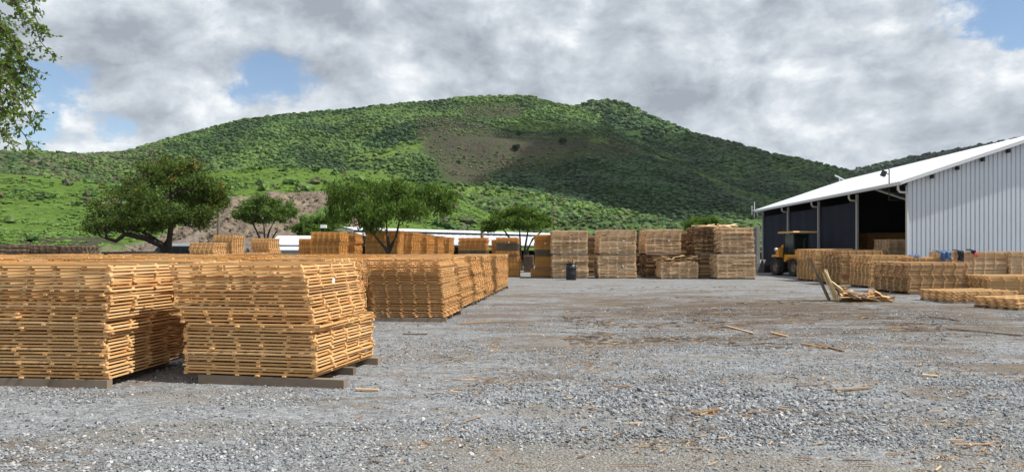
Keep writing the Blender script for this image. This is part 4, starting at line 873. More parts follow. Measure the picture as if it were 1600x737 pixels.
board_pile('dark weathered tier half hidden beneath the tan upper tier', 1009, 1064, 435, 398, 42, M_BARKW, 414, h0=0)
board_pile('brown slanting stack behind the largest tan double stack', 1062, 1110, 436, 361, 44.5, M_BARKW, 415, h0=0)
board_pile('lower tan tier of the largest double stack next to the shed', 1120, 1181, 436, 397, 40, M_TAN, 416, h0=0, D=2.8)
board_pile('upper rough tan tier of the largest double stack next to the shed', 1126, 1179, 396, 355, 40, M_TAN, 417, h0=hgt(396, 40), rough=0.05, D=2.6)
board_pile('ragged brown upper tier beside the top of the largest double stack', 1085, 1124, 396, 354, 41.5, M_BARKW, 418, h0=hgt(396, 41.5), rough=0.06)
board_pile('brown base tier in shadow beside the largest double stack', 1092, 1118, 436, 397, 41.5, M_BARKW, 419, h0=0, D=1.6)
def slab_layer(label, px0, px1, y, d, h, seed, m, n=26, group=None):
    x0 = (px0 - CX) / F * d; x1 = (px1 - CX) / F * d; o = thing('slab_heap', label, 'wood heap', ((x0 + x1) / 2, d + 0.7, hgt(y, d))); r = np.random.default_rng(seed); b = None
    for i in range(n):
        MB().box((0, 0, 0), (r.uniform(0.25, 0.55), 0.05, 0.016)).build('bark_slab', m, o)
        q = o.children[-1]; q.location = (r.uniform(-0.42, 0.42) * (x1 - x0), r.uniform(-0.65, 0.5), 0.025 + h * r.random()); q.rotation_euler = (r.normal() * 0.25, r.normal() * 0.12, r.normal() * 0.5)
slab_layer('ragged layer of dark bark slabs on the tan base tier', 1024, 1094, 409.3, 40.3, 0.32, 5, M_BARKW, 44)
slab_layer('loose pale boards lying on top of the tallest rough stack', 1092, 1150, 354.5, 41.0, 0.09, 6, M_TAN, 14)

# weathered stacks at the far left and low grey piles under the big tree
for i, (a0, a1, yt, lab) in enumerate([(-4, 46, 382, 'dark weathered stack against the grass slope at the photo edge'), (47, 91, 383, 'dark weathered stack in the middle of the three against the grass slope'), (92, 129, 384, 'dark weathered stack nearest the flowering tree')]):
    back_stack(lab, a0, a1, yt, 38, M_OLD, 330 + i, None, R(0), 1.6, 'straight', 5, 5, 0.03, group='dark weathered stacks')
for i, (a0, a1, yt, lab) in enumerate([(161, 181, 393, 'small dark square pile standing alone left of the flowering tree'), (197, 236, 392, 'loose grey heap of old panels under the flowering tree'), (238, 258, 395, 'flat grey pile touching the trunk of the flowering tree'), (268, 294, 396, 'flat grey pile in front of the dark van')]):
    back_stack(lab, a0, a1, yt, 42 + i * 0.4, M_GREYW, 340 + i, None, R(3 * i), 1.3, 'left', 5, 5, 0.05, group='low grey piles under the tree')

# stacks before the shed
gR = 'stacks in front of the shed'
def shed_stack(label, px_, d, ytop, W, D, rz, seed, m=M_SHEDW, z0=0.09, kind='straight', tagp=None):
    n = int(round((hgt(ytop, d) - z0) / PITCH)); return far_stack(label, corner(px_, d, rz, W, D, 'L'), rz, W, D, [(n, m)], kind, seed, 6, 6, z0, gR, tagp)
shed_stack('brown stack standing beside the yellow loader', 1272, 37, 389, 2.0, 2.0, R(3), 501, tagp=((-1.03, -0.3, 1.25), R(90), 0.07))
shed_stack('brown stack directly behind the leaning dark post', 1313, 33.4, 391.5, 2.0, 2.0, R(3), 502, M_TAN2, tagp=((-1.03, -0.3, 1.25), R(90), 0.07))
shed_stack('brown stack third from the loader, a little lower than its neighbours', 1358, 30.6, 398.5, 1.9, 1.7, R(2), 503, M_SHEDW, kind='right')
shed_stack('largest near brown stack with wavy columns before the shed corner', 1420, 26.4, 410, 2.25, 2.3, R(4), 504, M_TAN2)
shed_stack('brown stack hidden but for its top in the open bay', 1323, 38.2, 389.2, 2.0, 2.0, R(3), 505)
shed_stack('low brown stack under the blue tarpaulin at the shed wall', 1434, 29.6, 402, 1.5, 1.7, R(2), 506)
for i, (px_, d, yt, W, lab) in enumerate([(1489, 31.3, 392, 2.3, 'long pale brown stack along the wall, dark cloth hanging over its end'), (1578, 31.1, 392.5, 2.4, 'pale brown stack at the wall reaching out of the photo')]):
    shed_stack(lab, px_, d, yt, W, 1.9, R(-1), 510 + i, M_TAN)
shed_stack('half-height rough stack behind the two low flat ones', 1546, 25.4, 431, 2.6, 1.5, R(-3), 513, kind='left')
W, D = 2.1, 1.65
panel_stack('low flat stack of brown panels before the shed', corner(1487, 22.0, R(3), W, D, 'L'), R(3), W, D, 8, 'straight', M_SHEDW, 520, 6, 5, 0.06, gR)
panel_stack('lowest nearest flat stack of brown panels, on dark bearers', corner(1590, 19.5, R(20), W, 1.3, 'L'), R(20), W, 1.3, 6, 'straight', M_SHEDW, 521, 6, 5, 0.07, gR)

# ------------------------------------------------------------------ the shed
SA = math.atan2(0.06, 1.0)          # the long side runs slightly to the right
shed = thing('shed', 'long open shed with white roof, ribbed grey end wall and dark shade cloth', 'shed', (0.06 * 35 + 16.66, 35, 0), -SA)
# local: +x to the right along the end wall, +y away along the side; eave at x = -0.5
LEN, RW, EZ, SL = 25.0, 6.65, 4.74, 0.34
rz_ = lambda x: EZ + SL * (x + 0.5) if x <= RW else EZ + SL * (RW + 0.5) - SL * (x - RW)
def ribbed_sheet(pts_fn, x0, x1, y0, y1, pitch, depth):
    pass
def roof_sheet(side):
    b = MB(); n = 84; ys = np.linspace(-0.3, LEN + 0.3, n + 1); xe = -0.5 if side == 'near' else 2 * RW + 0.5; prof = []
    for i in range(n):
        y0, y1 = ys[i], ys[i + 1]; w_ = y1 - y0
        for f, h in ((0, 0), (0.62, 0), (0.70, 0.035), (0.92, 0.035)): prof.append((y0 + f * w_, h))
    prof.append((ys[-1], 0)); m_ = len(prof); V = []
    for x in (xe, RW):
        for (y, h) in prof: V.append((x, y, rz_(x) + 0.06 + h))
    for x in (xe, RW):
        for (y, h) in prof: V.append((x, y, rz_(x) + 0.055 + h - 0.01))
    Fq = []
    for i in range(m_ - 1): Fq += [[i, i + 1, m_ + i + 1, m_ + i], [2 * m_ + i + 1, 2 * m_ + i, 3 * m_ + i, 3 * m_ + i + 1], [i, 2 * m_ + i, 2 * m_ + i + 1, i + 1]]
    b.add(V, Fq); return b
roof = roof_sheet('near').build('roof', M_ROOF, shed); roof_sheet('far').build('roof', M_ROOF, shed)
MB().bar((-0.5, -0.31, rz_(-0.5)), (RW, -0.31, rz_(RW)), 0.03, 0.16).bar((RW + 0.002, -0.311, rz_(RW)), (2 * RW + 0.5, -0.311, rz_(2 * RW + 0.5)), 0.03, 0.16).build('barge_board', M_ROOF, shed)
MB().span((-0.56, -0.3, EZ - 0.10), (-0.44, LEN + 0.3, EZ + 0.045)).build('gutter', M_STEEL, shed)
# end wall of ribbed sheets, each about a metre wide
def clad_sheet(x0, x1):
    V = []; prof = []; nr = 5; w_ = (x1 - x0) / nr
    for i in range(nr):
        for f, h in ((0.0, 0), (0.70, 0), (0.76, 0.055), (0.92, 0.055)): prof.append((x0 + (i + f) * w_, h))
    prof.append((x1 - 0.001, 0)); m_ = len(prof)
    for (x, h) in prof: V.append((x, h, 0.15))
    for (x, h) in prof: V.append((x, h, rz_(x) - 0.02))
    for (x, h) in prof: V.append((x, h + 0.02, 0.15))
    for (x, h) in prof: V.append((x, h + 0.02, rz_(x) - 0.02))
    Fq = []
    for i in range(m_ - 1): Fq += [[i, i + 1, m_ + i + 1, m_ + i], [2 * m_ + i + 1, 2 * m_ + i, 3 * m_ + i, 3 * m_ + i + 1]]
    Fq += [[0, m_, 3 * m_, 2 * m_], [m_ - 1, 3 * m_ - 1, 4 * m_ - 1, 2 * m_ - 1]]
    return MB().add(V, Fq)
xs = np.linspace(0, 2 * RW, 14)
for i in range(13): clad_sheet(xs[i], xs[i + 1]).build('wall_sheet', M_CLAD, shed)
MB().span((-0.035, -0.045, 0.1), (-0.003, 0.06, rz_(0) - 0.03)).build('corner_trim', M_CLAD, shed)
for x in (1.0, 2.15, 3.3, 4.45, 5.6, 6.75): MB().span((x - 0.05, -0.26, rz_(x) - 0.30), (x + 0.05, -0.05, rz_(x) - 0.12)).build('purlin_end', M_BLACK, shed)
# other walls, plinth, floor: a dark inside
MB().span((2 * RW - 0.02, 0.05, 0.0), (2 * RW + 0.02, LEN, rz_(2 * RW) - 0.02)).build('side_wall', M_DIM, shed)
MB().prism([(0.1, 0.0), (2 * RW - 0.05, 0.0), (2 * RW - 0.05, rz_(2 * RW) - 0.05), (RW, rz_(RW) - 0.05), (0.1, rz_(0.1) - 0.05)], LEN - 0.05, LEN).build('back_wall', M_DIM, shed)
MB().span((-0.02, 0.08, -0.1), (2 * RW - 0.03, LEN - 0.06, 0.03)).build('floor_slab', M_CONC, shed)
MB().span((-0.75, 12.2, 0.0), (-0.03, LEN + 0.2, 0.50)).build('plinth', M_CONC, shed)
for i, y in enumerate([0.12, 6.0, 12.0, 18.2, 24.7]):
    b = MB().span((-0.06, y - 0.06, 0.0), (0.06, y + 0.06, rz_(0) - 0.25)); 
    b.build('post', M_STEEL, shed)
    MB().bar((0, y + 0.001, rz_(0) - 0.12), (RW, y, rz_(RW) - 0.14), 0.08, 0.18).build('rafter', M_BLACK if i else M_STEEL, shed)
    dn = MB().tube([(-0.5, y - 0.16, EZ - 0.08), (-0.5, y - 0.16, EZ - 0.30), (-0.42, y - 0.16, EZ - 0.42), (-0.15, y - 0.16, EZ - 0.44), (-0.09, y - 0.16, EZ - 0.50), (-0.09, y - 0.16, 0.2)], 0.055, 8).build('downpipe', M_PVC, shed, True)
for i, (y0, y1) in enumerate([(6.08, 11.92), (12.08, 18.12), (18.28, 24.62)]):
    n = 24; V = []; 
    for k in range(n + 1):
        y = y0 + (y1 - y0) * k / n; bx = 0.10 + 0.03 * math.sin(k * 0.9 + i)
        V += [(bx, y, 0.62), (bx + 0.05 * math.sin(k * 0.5), y, 2.3), (0.08, y, rz_(0) - 0.62 - 0.04 * math.sin(math.pi * k / n))]
    V += [(v[0] + 0.01, v[1], v[2]) for v in V]; o_ = 3 * (n + 1); Fq = []
    for k in range(n):
        for q in (0, 1): Fq += [[3 * k + q, 3 * k + q + 1, 3 * k + q + 4, 3 * k + q + 3], [o_ + 3 * k + q, o_ + 3 * k + q + 3, o_ + 3 * k + q + 4, o_ + 3 * k + q + 1]]
    MB().add(V, Fq).build('shade_cloth', M_NET, shed, True)
    MB().span((0.05, y0, 0.45), (0.13, y1, 0.60)).build('bottom_rail', M_BLACK, shed)
MB().tube([(-0.5, 0.9, EZ - 0.75), (-0.5, 0.9, EZ + 0.75), (-0.62, 0.9, EZ + 0.85)], 0.025, 6).tube([(-0.5, 0.9, EZ - 0.75), (-0.02, 0.9, EZ - 0.75)], 0.025, 6).build('lamp_bracket', M_BLACK, shed)
MB().box((-0.78, 0.86, EZ + 0.55), (0.10, 0.09, 0.13), Matrix.Rotation(0.4, 3, 'Y')).tube([(-0.68, 0.88, EZ + 0.58), (-0.5, 0.9, EZ + 0.5)], 0.02, 5).build('flood_lamp', M_BLACK, shed)
MB().tube([(-0.55, LEN + 0.2, EZ - 0.55), (-0.55, LEN + 0.2, EZ + 0.75)], 0.035, 6).tube([(-0.75, LEN + 0.2, EZ - 0.3), (-0.75, LEN + 0.2, EZ + 0.45)], 0.03, 6).box((-0.65, LEN + 0.2, EZ + 0.05), (0.12, 0.03, 0.03)).build('antenna', M_STEEL, shed)
MB().tube([(RW - 0.2, LEN - 0.2, rz_(RW)), (RW - 1.1, LEN - 0.6, rz_(RW) + 0.35)], 0.06, 6).tube([(RW - 0.7, LEN - 0.5, rz_(RW - 0.7)), (RW - 0.7, LEN - 0.5, rz_(RW) + 0.2)], 0.05, 6).build('roof_antenna', M_STEEL, shed)
# things inside the open bay
def in_shed(x, y): c, s_ = math.cos(-SA), math.sin(-SA); return Vector((0.06 * 35 + 16.66 + x * c - y * s_, 35 + x * s_ + y * c, 0.03))
far_stack('brown stack just inside the open bay at the wall end', in_shed(1.6, 4.4), -SA, 2.0, 1.8, [(17, M_TAN), (17, M_TAN), (18, M_TAN)], 'straight', 530, 6, 6, 0.08, 'stacks inside the shed')
far_stack('reddish dark stack deep inside the open bay', in_shed(3.6, 10.5), -SA, 3.4, 2.4, [(30, M_AMBER), (34, M_AMBER)], 'straight', 531, 6, 6, 0.08, 'stacks inside the shed')

# block wall at the far end of the shed
bw = thing('block_wall', 'grey block wall at the far end of the shed', 'wall', (17.6, 63, 0)); MB().span((1.2, 0, -0.1), (3.2, 0.2, 3.4)).build('wall_face', M_BLOCK, bw)
MB().span((3.203, -0.08, -0.1), (3.5, 0.28, 3.6)).build('pillar', M_BLOCK, bw); MB().span((1.2, -0.03, 3.403), (3.2, 0.23, 3.48)).build('coping', M_CONC, bw)

# ------------------------------------------------------------------ loader
def loader():
    o = thing('wheel_loader', 'yellow wheel loader with roofed cab parked before the dark shade cloth', 'loader', at(1243, 45.6), 0)
    hd = math.atan2(1.75, -0.42); o.rotation_euler = (0, 0, hd)          # local +x is forward, away and to the left
    wheels = [(0.95, 0.62), (0.95, -0.62), (-0.95, 0.62), (-0.95, -0.62)]
    for (x, y) in wheels:
        wb = MB(); s_ = 1 if y > 0 else -1
        wb.lathe([(0.30, -0.20), (0.50, -0.22), (0.545, -0.15), (0.55, 0), (0.545, 0.15), (0.50, 0.22), (0.30, 0.20)], (0, 0, 0), 24, 'Y')
        for k in range(18):
            a_ = 2 * math.pi * k / 18
            for q in (-1, 1):
                M = Matrix.Rotation(-a_ - q * 0.09, 3, 'Y') @ Matrix.Rotation(0.5 * q, 3, 'X'); wb.box((0.55 * math.sin(a_ + q * 0.09), q * 0.10, 0.55 * math.cos(a_ + q * 0.09)), (0.035, 0.12, 0.03), M)
        wh = MB().lathe([(0.0, 0.10 * s_), (0.10, 0.11 * s_), (0.12, 0.02 * s_), (0.26, 0.04 * s_), (0.31, 0.19 * s_), (0.31, -0.15 * s_)], (0, 0, 0), 20, 'Y').build('wheel', M_RIM, o, True); wh.location = (x, y, 0.555)
        wb.build('tyre', M_TYRE, wh)
    MB().span((-1.6, -0.32, 0.45), (1.4, 0.32, 0.85)).build('chassis', M_BLACK, o)
    MB().prism([(-2.0, 0.80), (-0.55, 0.80), (-0.55, 1.60), (-1.2, 1.55), (-2.0, 1.30)], -0.50, 0.50).build('engine_hood', M_YEL, o)
    for s_ in (-1, 1):
        y0, y1 = (0.505, 0.86) if s_ > 0 else (-0.86, -0.505)
        MB().prism([(-1.62, 0.95), (-1.40, 1.18), (-0.55, 1.18), (-0.10, 0.86), (-0.10, 0.98), (-0.50, 1.30), (-1.45, 1.30), (-1.70, 1.05)], y0, y1).build('fender', M_YEL, o)
        MB().prism([(0.55, 1.15), (1.30, 1.15), (1.30, 1.27), (0.75, 1.30), (0.55, 1.75)], y0, y1 - 0.05 * s_).build('fender', M_YEL, o)
        MB().lathe([(0.0, 0.05), (0.08, 0.05), (0.10, 0.0), (0.10, -0.08), (0.0, -0.08)], (1.15, 0.62 * s_, 1.62), 12, 'X').tube([(1.10, 0.62 * s_, 1.25), (1.10, 0.62 * s_, 1.56)], 0.025, 6).build('headlight', M_LAMP, o, True)
    MB().prism([(0.35, 0.85), (1.15, 0.85), (1.05, 1.85), (0.75, 1.95), (0.45, 1.80)], -0.30, 0.30).build('front_frame', M_YEL, o)
    for s_ in (-1, 1): MB().bar((0.75, 0.36 * s_, 1.75), (2.05, 0.36 * s_, 0.55), 0.09, 0.20).build('lift_arm', M_YEL, o)
    MB().prism([(1.95, 0.15), (2.75, 0.10), (2.80, 0.16), (2.15, 0.25), (2.0, 0.55), (2.25, 0.95), (2.18, 0.97), (1.92, 0.60)], -0.90, 0.90).prism([(1.95, 0.15), (2.75, 0.10), (2.25, 0.95), (1.92, 0.60)], 0.901, 0.93).prism([(1.95, 0.15), (2.75, 0.10), (2.25, 0.95), (1.92, 0.60)], -0.93, -0.901).build('bucket', M_BLACK, o)
    pil = [(-0.62, 0.52), (-0.62, -0.52), (0.48, 0.50), (0.48, -0.50)]
    for (x, y) in pil: MB().bar((x, y, 1.2), (x + (0.06 if x < 0 else -0.06), y * 0.94, 2.60), 0.07, 0.07).build('cab_pillar', M_BLACK, o)
    MB().span((-0.58, -0.50, 0.86), (0.45, 0.50, 1.30)).build('cab_base', M_YEL, o)
    for nm, a_, b_ in (('rear', (-0.585, -0.44, 1.62), (-0.575, 0.44, 2.55)), ('front', (0.435, -0.44, 1.31), (0.445, 0.44, 2.55)), ('l', (-0.54, 0.472, 1.31), (0.40, 0.482, 2.55)), ('r', (-0.54, -0.482, 1.31), (0.40, -0.472, 2.55))):
        MB().span(a_, b_).build('cab_glass', M_GLASS, o)
    MB().prism([(-0.95, 2.60), (0.62, 2.60), (0.68, 2.64), (0.58, 2.72), (-0.88, 2.72), (-0.99, 2.65)], -0.86, 0.80).build('cab_roof', M_ROOFY, o)
    MB().box((0.05, 0, 2.0), (0.22, 0.24, 0.30)).box((-0.1, 0, 1.55), (0.22, 0.24, 0.12)).build('operator_seat', M_BLACK, o)
    MB().tube([(-1.3, 0.3, 1.5), (-1.3, 0.3, 2.15), (-1.38, 0.3, 2.25)], 0.045, 8).build('exhaust_pipe', M_BLACK, o, True)
loader()

# ------------------------------------------------------------------ far buildings, van, poles
def long_shed():
    o = thing('long_shed', 'long low building with white double roof behind the amber stacks', 'shed', (-13.5, 61, 0), math.atan2(24.0, 18.8))
    L = 31.0     # local x along, -y toward the yard
    RZ, EZ2, wd = 3.42, 2.05, 5.4
    V = [(0, -wd, EZ2), (L, -wd, EZ2), (L, -0.7, RZ - 0.38), (0, -0.7, RZ - 0.38)]; V += [(x, y, z - 0.05) for x, y, z in V]
    Fq = [[0, 1, 2, 3], [7, 6, 5, 4], [0, 4, 5, 1], [2, 6, 7, 3], [1, 5, 6, 2], [0, 3, 7, 4]]
    MB().add(V, Fq).build('lower_roof', M_ROOF, o)
    V = [(-0.3, -0.95, RZ - 0.14), (L + 0.3, -0.95, RZ - 0.14), (L + 0.3, 0.3, RZ + 0.06), (-0.3, 0.3, RZ + 0.06), (L + 0.3, 1.5, RZ - 0.14), (-0.3, 1.5, RZ - 0.14)]
    V += [(x, y, z - 0.06) for x, y, z in V]; MB().add(V, [[0, 1, 2, 3], [3, 2, 4, 5], [9, 8, 7, 6], [11, 10, 8, 9], [0, 6, 7, 1], [5, 4, 10, 11]]).build('ridge_roof', M_ROOF, o)
    sm = MB()
    for i in range(31):
        x = 0.5 + i; sm.bar((x, -wd, EZ2 + 0.015), (x, -0.72, RZ - 0.365), 0.05, 0.05)
    sm.build('roof_seam', M_STEEL, o, False, 'stuff'); MB().span((-0.05, -wd - 0.10, EZ2 - 0.07), (L + 0.05, -wd - 0.003, EZ2 + 0.02)).build('gutter', M_STEEL, o)
    MB().span((0, -0.72, RZ - 0.52), (L, -0.66, RZ - 0.24)).build('vent_gap', M_BLACK, o)
    V = [(0, 1.3, RZ - 0.4), (L, 1.3, RZ - 0.4), (L, 6, EZ2), (0, 6, EZ2)]; V += [(x, y, z - 0.05) for x, y, z in V]; MB().add(V, Fq).build('rear_roof', M_ROOF, o)
    for i in range(8): MB().span((0.1 + i * 4.38, -wd + 0.1, 0), (0.22 + i * 4.38, -wd + 0.22, EZ2 - 0.06)).build('post', M_STEEL, o)
    MB().span((0.0, -wd - 0.04, EZ2 - 0.22), (L, -wd, EZ2 - 0.06)).build('eave_beam', M_BLACK, o)
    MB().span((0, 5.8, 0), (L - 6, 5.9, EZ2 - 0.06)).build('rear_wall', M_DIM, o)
long_shed()
def house():
    d = 60; o = thing('small_house', 'small grey house with a white roof beyond the yellow stacks', 'house', at(456, d), R(-3)); zt = hgt(367, d)
    MB().span((-2.2, 0, -0.1), (2.2, 3, 1.45)).build('wall', M_BLOCK, o)
    MB().prism([(-0.15, 1.52), (-0.15, 1.60), (1.5, 2.0), (1.5, 1.92)], -2.35, 2.35, 'X').build('porch_roof', M_ROOF, o)
    MB().span((-2.2, 1.2, 1.46), (2.2, 3.0, 1.86)).build('dark_strip', M_BLACK, o)
    MB().prism([(0.9, 1.95), (0.9, 2.03), (3.0, zt), (3.0, zt - 0.08)], -2.3, 2.3, 'X').build('roof', M_ROOF, o)
    MB().span((-0.42, -0.01, 0.98), (0.02, 0.05, 1.24)).build('window', M_GLASS, o)
house()
def van():
    d = 53; o = thing('parked_van', 'dark van with a pale roof parked behind the flowering tree', 'van', at(292, d), R(8))
    MB().prism([(-2.3, 0.45), (2.2, 0.45), (2.2, 1.7), (1.9, 1.86), (-1.45, 1.86), (-1.75, 1.75), (-2.1, 1.30), (-2.3, 1.15)], -0.9, 0.9).build('body', M_VAN, o)
    MB().prism([(-1.5, 1.862), (1.9, 1.862), (1.85, 2.06), (-1.3, 2.06)], -0.85, 0.85).build('roof', M_VANW, o)
    for i in range(5): MB().span((-1.35 + i * 0.62, -0.915, 1.42), (-0.85 + i * 0.62, -0.902, 1.74)).build('window', M_VANW if i == 0 else M_GLASS, o)
    for x in (-1.5, 1.5):
        for y in (-0.82, 0.82): w_ = MB().lathe([(0.0, -0.1), (0.2, -0.1), (0.34, -0.11), (0.34, 0.11), (0.2, 0.1), (0, 0.1)], (0, 0, 0), 16, 'Y').build('wheel', M_TYRE, o); w_.location = (x, y, 0.34)
    MB().span((-2.32, -0.75, 0.75), (-2.302, -0.4, 0.95)).build('headlight', M_LAMP, o); MB().span((-2.4, -0.88, 0.38), (-2.302, 0.88, 0.62)).build('bumper', M_VANW, o)
van()
for (px_, yt, d, lab) in [(341, 324, 62, 'wooden utility pole beside the crown of the flowering tree'), (753, 345, 64, 'wooden pole in front of the long white roof')]:
    o = thing('utility_pole', lab, 'pole', at(px_, d), 0, 'wooden poles'); zt = hgt(yt, d)
    MB().tube([(0, 0, -0.1), (0.02, 0, zt * 0.5), (0, 0, zt)], [0.17, 0.15, 0.12], 8).build('shaft', M_POLE, o, True); MB().span((-0.14, -0.16, zt - 0.35), (0.14, -0.12, zt - 0.25)).build('bracket', M_BLACK, o)

o = thing('yard_lamp', 'small white lamp on a thin pole before the rounded bush', 'lamp', at(505, 61)); zt = hgt(354, 61)
MB().tube([(0, 0, -0.1), (0, 0, zt)], 0.05, 6).build('pole', M_BLACK, o); MB().box((0.05, -0.05, zt + 0.02), (0.24, 0.12, 0.13)).build('lamp_head', M_TAG, o)
# ------------------------------------------------------------------ drum, heap, cloths, litter
d = 39.2; o = thing('plastic_drum', 'black open drum in front of the first tan double stack', 'drum', at(892.5, d)); prof = [(0.0, 0.0), (0.25, 0.0), (0.27, 0.05), (0.275, 0.28), (0.29, 0.31), (0.275, 0.34), (0.275, 0.60), (0.29, 0.63), (0.275, 0.66), (0.265, 0.86), (0.245, 0.86), (0.25, 0.3), (0.0, 0.28)]
MB().lathe(prof, (0, 0, 0), 20).build('shell', M_DRUM, o, True); MB().lathe([(0.27, 0.85), (0.285, 0.86), (0.285, 0.89), (0.255, 0.89), (0.25, 0.86)], (0, 0, 0), 20).build('rim', M_DRUM, o, True)
o2 = thing('offcut_bundle', 'wood offcuts sticking out of the black drum', 'wood scraps', at(892.5, d, 0.33)); r = np.random.default_rng(4)
for i in range(14):
    a_ = r.uniform(0, 6.28); q = MB().bar((0.10 * math.cos(a_), 0.10 * math.sin(a_), 0), (0.19 * math.cos(a_), 0.19 * math.sin(a_), r.uniform(0.62, 0.88)), 0.04, 0.02).build('offcut', M_BARKW, o2)

def heap():
    d = 23.0; o = thing('broken_wood_heap', 'heap of broken slats and bark with pale slats propped on a dark post', 'wood heap', at(1308, d)); r = np.random.default_rng(8); k = d / F
    P = lambda px, py, dy=0.0: ((px - 1308) * k, dy, CAMZ + (HY - py) * k)
    MB().bar(P(1300, 469, 0.25), P(1272, 403, 0.35), 0.055, 0.06).build('dark_post', M_POLE, o)
    MB().bar(P(1303, 470, 0.3), P(1284, 428, 0.30), 0.13, 0.03).build('dark_plank', M_POLE, o)
    for a_, b_, dy in (((1311, 471), (1290, 423), 0.02), ((1308, 470), (1291, 421), 0.08), ((1309, 469), (1295, 421), 0.1), ((1312, 468), (1293, 425), 0.05), ((1313, 466), (1292, 428), 0.14), ((1306, 469), (1289, 426), 0.12), ((1322, 464), (1296, 432), 0.10), ((1326, 463), (1299, 437), 0.04), ((1329, 462), (1301, 440), 0.0), ((1333, 462), (1303, 444), 0.12), ((1338, 462), (1305, 448), 0.06)):
        MB().bar(P(*a_, dy), P(*b_, dy + 0.05), 0.06, 0.028, r.uniform(-0.6, 0.6)).build('pale_slat', M_PALE, o)
    for i in range(110):
        u = r.random(); px_ = 1316 + 76 * u; hh = 20 * (1 - u) ** 0.55 * (0.55 + 0.45 * math.sin(u * 9 + 1.2)) + 3; L_ = r.uniform(0.2, 0.6) * (1.1 - 0.5 * u)
        z_ = max(0.02, (r.random() ** 0.5) * hh * k + 0.01); c = Vector(((px_ - 1308) * k, r.uniform(-0.30, 0.5), z_)); a_ = r.uniform(-0.5, 0.5); dv = Vector((math.cos(a_), math.sin(a_), r.normal() * 0.18 - 0.08)) * L_ / 2; dv.z = max(-z_ + 0.01, min(z_, dv.z))
        MB().bar(c - dv, c + dv, r.uniform(0.05, 0.13), r.uniform(0.012, 0.035), r.normal() * 0.5).build('bark_slab' if i % 3 else 'broken_slat', (M_BARKW if i % 4 else M_OLD) if i % 3 else M_FRESH, o)
heap()

def drape(name, label, cat, px0, px1, ytop, ybot, d, m, seed, back=0.35):
    """crumpled cloth lying over the front edge of a stack"""
    x0 = (px0 - CX) / F * d; x1 = (px1 - CX) / F * d; w_ = x1 - x0; nu, nv = 22, 22; V = []; zt = hgt(ytop, d); L = (ybot - ytop) * d / F
    for j in range(nv):
        for i in range(nu):
            u = i / (nu - 1); v = j / (nv - 1)
            ed = 1 + 0.30 * (fbm(u * 3.0 + seed, 0.5, seed) - 0.5) * 2; s_ = v * (L * ed + back); cr = (fbm(u * 5 + seed, v * 5, seed, 3) - 0.35)
            sq = 1 - 0.35 * v * float(vnoise(v * 3 + seed, 1.5, seed))
            if s_ < back: y = back - s_; z = 0.16 * max(0.0, cr) * min(1, (back - s_) * 6 + 0.15) + 0.008
            else: y = -0.03 - 0.14 * max(0.0, cr); z = -(s_ - back) + 0.01
            V.append((x0 + w_ * (0.5 + (u - 0.5) * sq + 0.06 * (float(vnoise(v * 4, u * 2, seed + 3)) - 0.5)), y, z))
    off = len(V); V += [(a_, b_ + 0.008, c_ + 0.006) for a_, b_, c_ in V]; Fq = []
    for j in range(nv - 1):
        for i in range(nu - 1):
            q = j * nu + i; Fq += [[q, q + nu, q + nu + 1, q + 1], [off + q, off + q + 1, off + q + nu + 1, off + q + nu]]
    o = MB().add(np.array(V) - np.array([(x0 + x1) / 2, 0, 0]), Fq).build(name, m, None, True); o.location = ((x0 + x1) / 2, d, zt); return tag(o, label, cat)
drape('tarpaulin', 'crumpled blue tarpaulin over a brown stack by the shed wall', 'tarpaulin', 1467, 1488, 394, 406, 29.5, M_BLUE, 2, 0.5)
drape('jacket', 'dark jacket hung over the end of the pale wall stack', 'jacket', 1495, 1506, 392, 408, 31.2, M_DARKC, 5)
drape('dark_rag', 'short dark rag draped on the wall stack beside the red cloth', 'cloth', 1516, 1524, 391.5, 397, 31.15, M_DARKC, 7)
drape('red_cloth', 'small bright red cloth hanging beneath the dark rag', 'cloth', 1521.5, 1526.5, 395, 402, 31.12, M_RED, 9, 0.05)
drape('blue_rag', 'thin faded blue rag on the low stack behind the near brown one', 'cloth', 1425, 1440, 400.5, 402.5, 29.5, M_BLUE, 11, 0.3)

def ground_plank(label, a, b, m, wd=0.07, th=0.022, group='loose planks on the gravel'):
    A = at(a[0], dist(a[1])); B = at(b[0], dist(b[1])); c = (A + B) / 2; za = float(gz(A.x, A.y)); zb = float(gz(B.x, B.y)); 
    o = MB().bar(A - c + Vector((0, 0, za + 0.012 + th / 2)), B - c + Vector((0, 0, zb + 0.012 + th / 2)), wd, th).build('plank', m); o.location = c; tag(o, label, 'plank', group)
GP = [((1134, 511), (1178, 522), M_TAN, 'pale plank lying askew in the middle of the yard'), ((1205, 521), (1231, 527), M_FRESH, 'short pale plank right of the askew yard plank'), ((1480, 514), (1598, 526), M_BEARER, 'longest grey plank lying towards the far low stacks'),
      ((1306, 613), (1358, 609), M_BEARER, 'grey brown plank on coarse gravel near the bottom of the photo'), ((722, 506), (768, 504), M_TAN2, 'thin fresh plank on gravel beside the row of stacks'), ((1253, 538), (1292, 545), M_BARKW, 'dark splintered plank with another across its end'),
      ((1276, 539), (1318, 550), M_BARKW, 'reddish plank crossing the dark splintered one'), ((630, 522), (668, 523), M_BARKW, 'old brown stick in front of the wavy columned stack'), ((1441, 588), (1465, 590), M_TAN, 'short broken plank toward the photo edge'),
      ((1082, 648), (1122, 642), M_BARKW, 'splintered reddish stick nearest the bottom edge'), ((1458, 497), (1500, 502), M_BARKW, 'dark stick lying before the low flat stack'), ((556, 610), (592, 611), M_TAN, 'thin offcut lying by the end of the nearest timber')]
for a_, b_, m, lab in GP: ground_plank(lab, a_, b_, m, 0.045 if 'longest' not in lab else 0.09, 0.018)

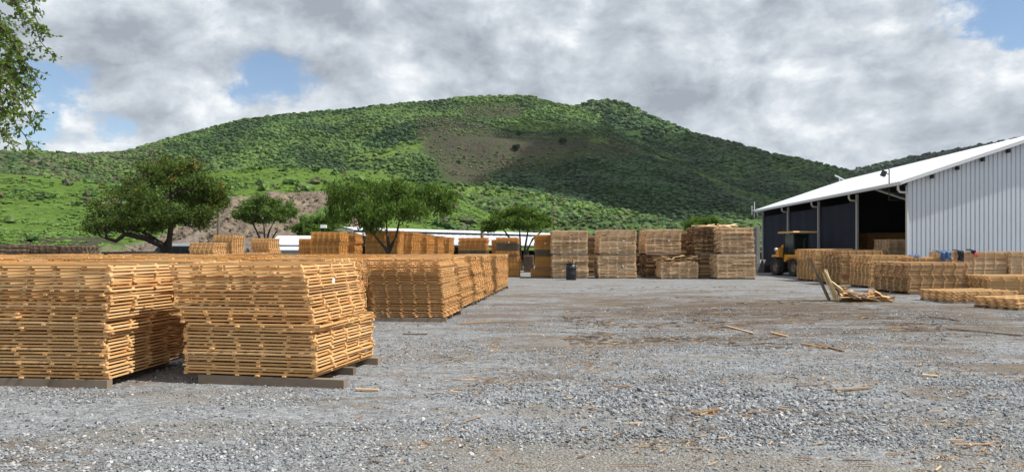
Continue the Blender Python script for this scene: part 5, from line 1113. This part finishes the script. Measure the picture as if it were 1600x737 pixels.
def litter():
    b = MB(); r = np.random.default_rng(77); Vs = []
    spots = [(740, 610, 40), (765, 595, 25), (920, 568, 45), (705, 562, 30), (1100, 648, 30), (1190, 648, 30), (965, 605, 22), (760, 540, 30), (1000, 545, 60), (1300, 548, 60), (1340, 610, 50), (1270, 600, 40), (1100, 480, 120), (1050, 470, 120), (1200, 500, 120), (960, 515, 60), (1450, 520, 100), (1560, 590, 60), (900, 545, 50), (620, 545, 50), (1500, 716, 90), (1040, 700, 60)]
    for (px_, py_, sp) in spots:
        for _ in range(34):
            q = px_ + r.normal() * sp * 0.8; y_ = py_ + r.normal() * sp * 0.13
            if y_ < 440 or y_ > 735 or (y_ > 590 and r.random() < 0.55): continue
            Vs.append((q, y_))
    cand = np.stack([r.uniform(880, 1480, 9000), r.uniform(446, 545, 9000)], -1); dd_ = CAMZ * F / (cand[:, 1] - HY); xx = (cand[:, 0] - CX) / F * dd_
    g_ = fbm(xx * 0.7, dd_ * 1.5, 61, 4); cand = cand[(g_ > 0.60)][:1100]
    far_l = [tuple(c) for c in cand]
    for _ in range(420): Vs.append((r.uniform(560, 1600), 440 + 290 * r.random() ** 1.5))
    bark = MB(); dk = MB()
    for (q, y_) in Vs:
        p = at(q, dist(y_)); L_ = r.uniform(0.015, 0.065) * (1 + (r.random() < 0.10) * 2.0); a_ = r.normal() * 0.7; dv = Vector((math.cos(a_), math.sin(a_), 0)) * L_; z_ = float(gz(p.x, p.y)) + 0.014
        (b if r.random() < 0.42 else bark).bar(p - dv + Vector((0, 0, z_)), p + dv + Vector((0, 0, z_ + r.uniform(0, 0.012))), r.uniform(0.004, 0.014), 0.005, r.normal() * 0.3)
    for (q, y_) in far_l:
        p = at(q, dist(y_)); L_ = r.uniform(0.02, 0.09); a_ = r.normal() * 0.6; dv = Vector((math.cos(a_), math.sin(a_), 0)) * L_; z_ = float(gz(p.x, p.y)) + 0.016
        (bark if r.random() < 0.2 else dk).bar(p - dv + Vector((0, 0, z_)), p + dv + Vector((0, 0, z_)), r.uniform(0.010, 0.03), 0.006, r.normal() * 0.2)
    b.build('wood_chips', M_TAN2, None, False, 'stuff'); bark.build('bark_litter', M_BARKW, None, False, 'stuff'); dk.build('bark_litter', M_DARKBARK, None, False, 'stuff')
litter()

# ------------------------------------------------------------------ air
def haze():
    m = bpy.data.materials.new('haze_air'); m.use_nodes = True; m.node_tree.nodes.clear(); t = NT(m.node_tree)
    v = t.node('ShaderNodeVolumePrincipled', {'Color': (0.86, 0.92, 1.0, 1), 'Density': 0.000045, 'Anisotropy': 0.2}); t.l.new(v.outputs[0], t.node('ShaderNodeOutputMaterial').inputs['Volume'])
    MB().span((-3300, -3300, -5), (3300, 3300, 290)).build('haze', m, None, False, 'stuff')
haze()
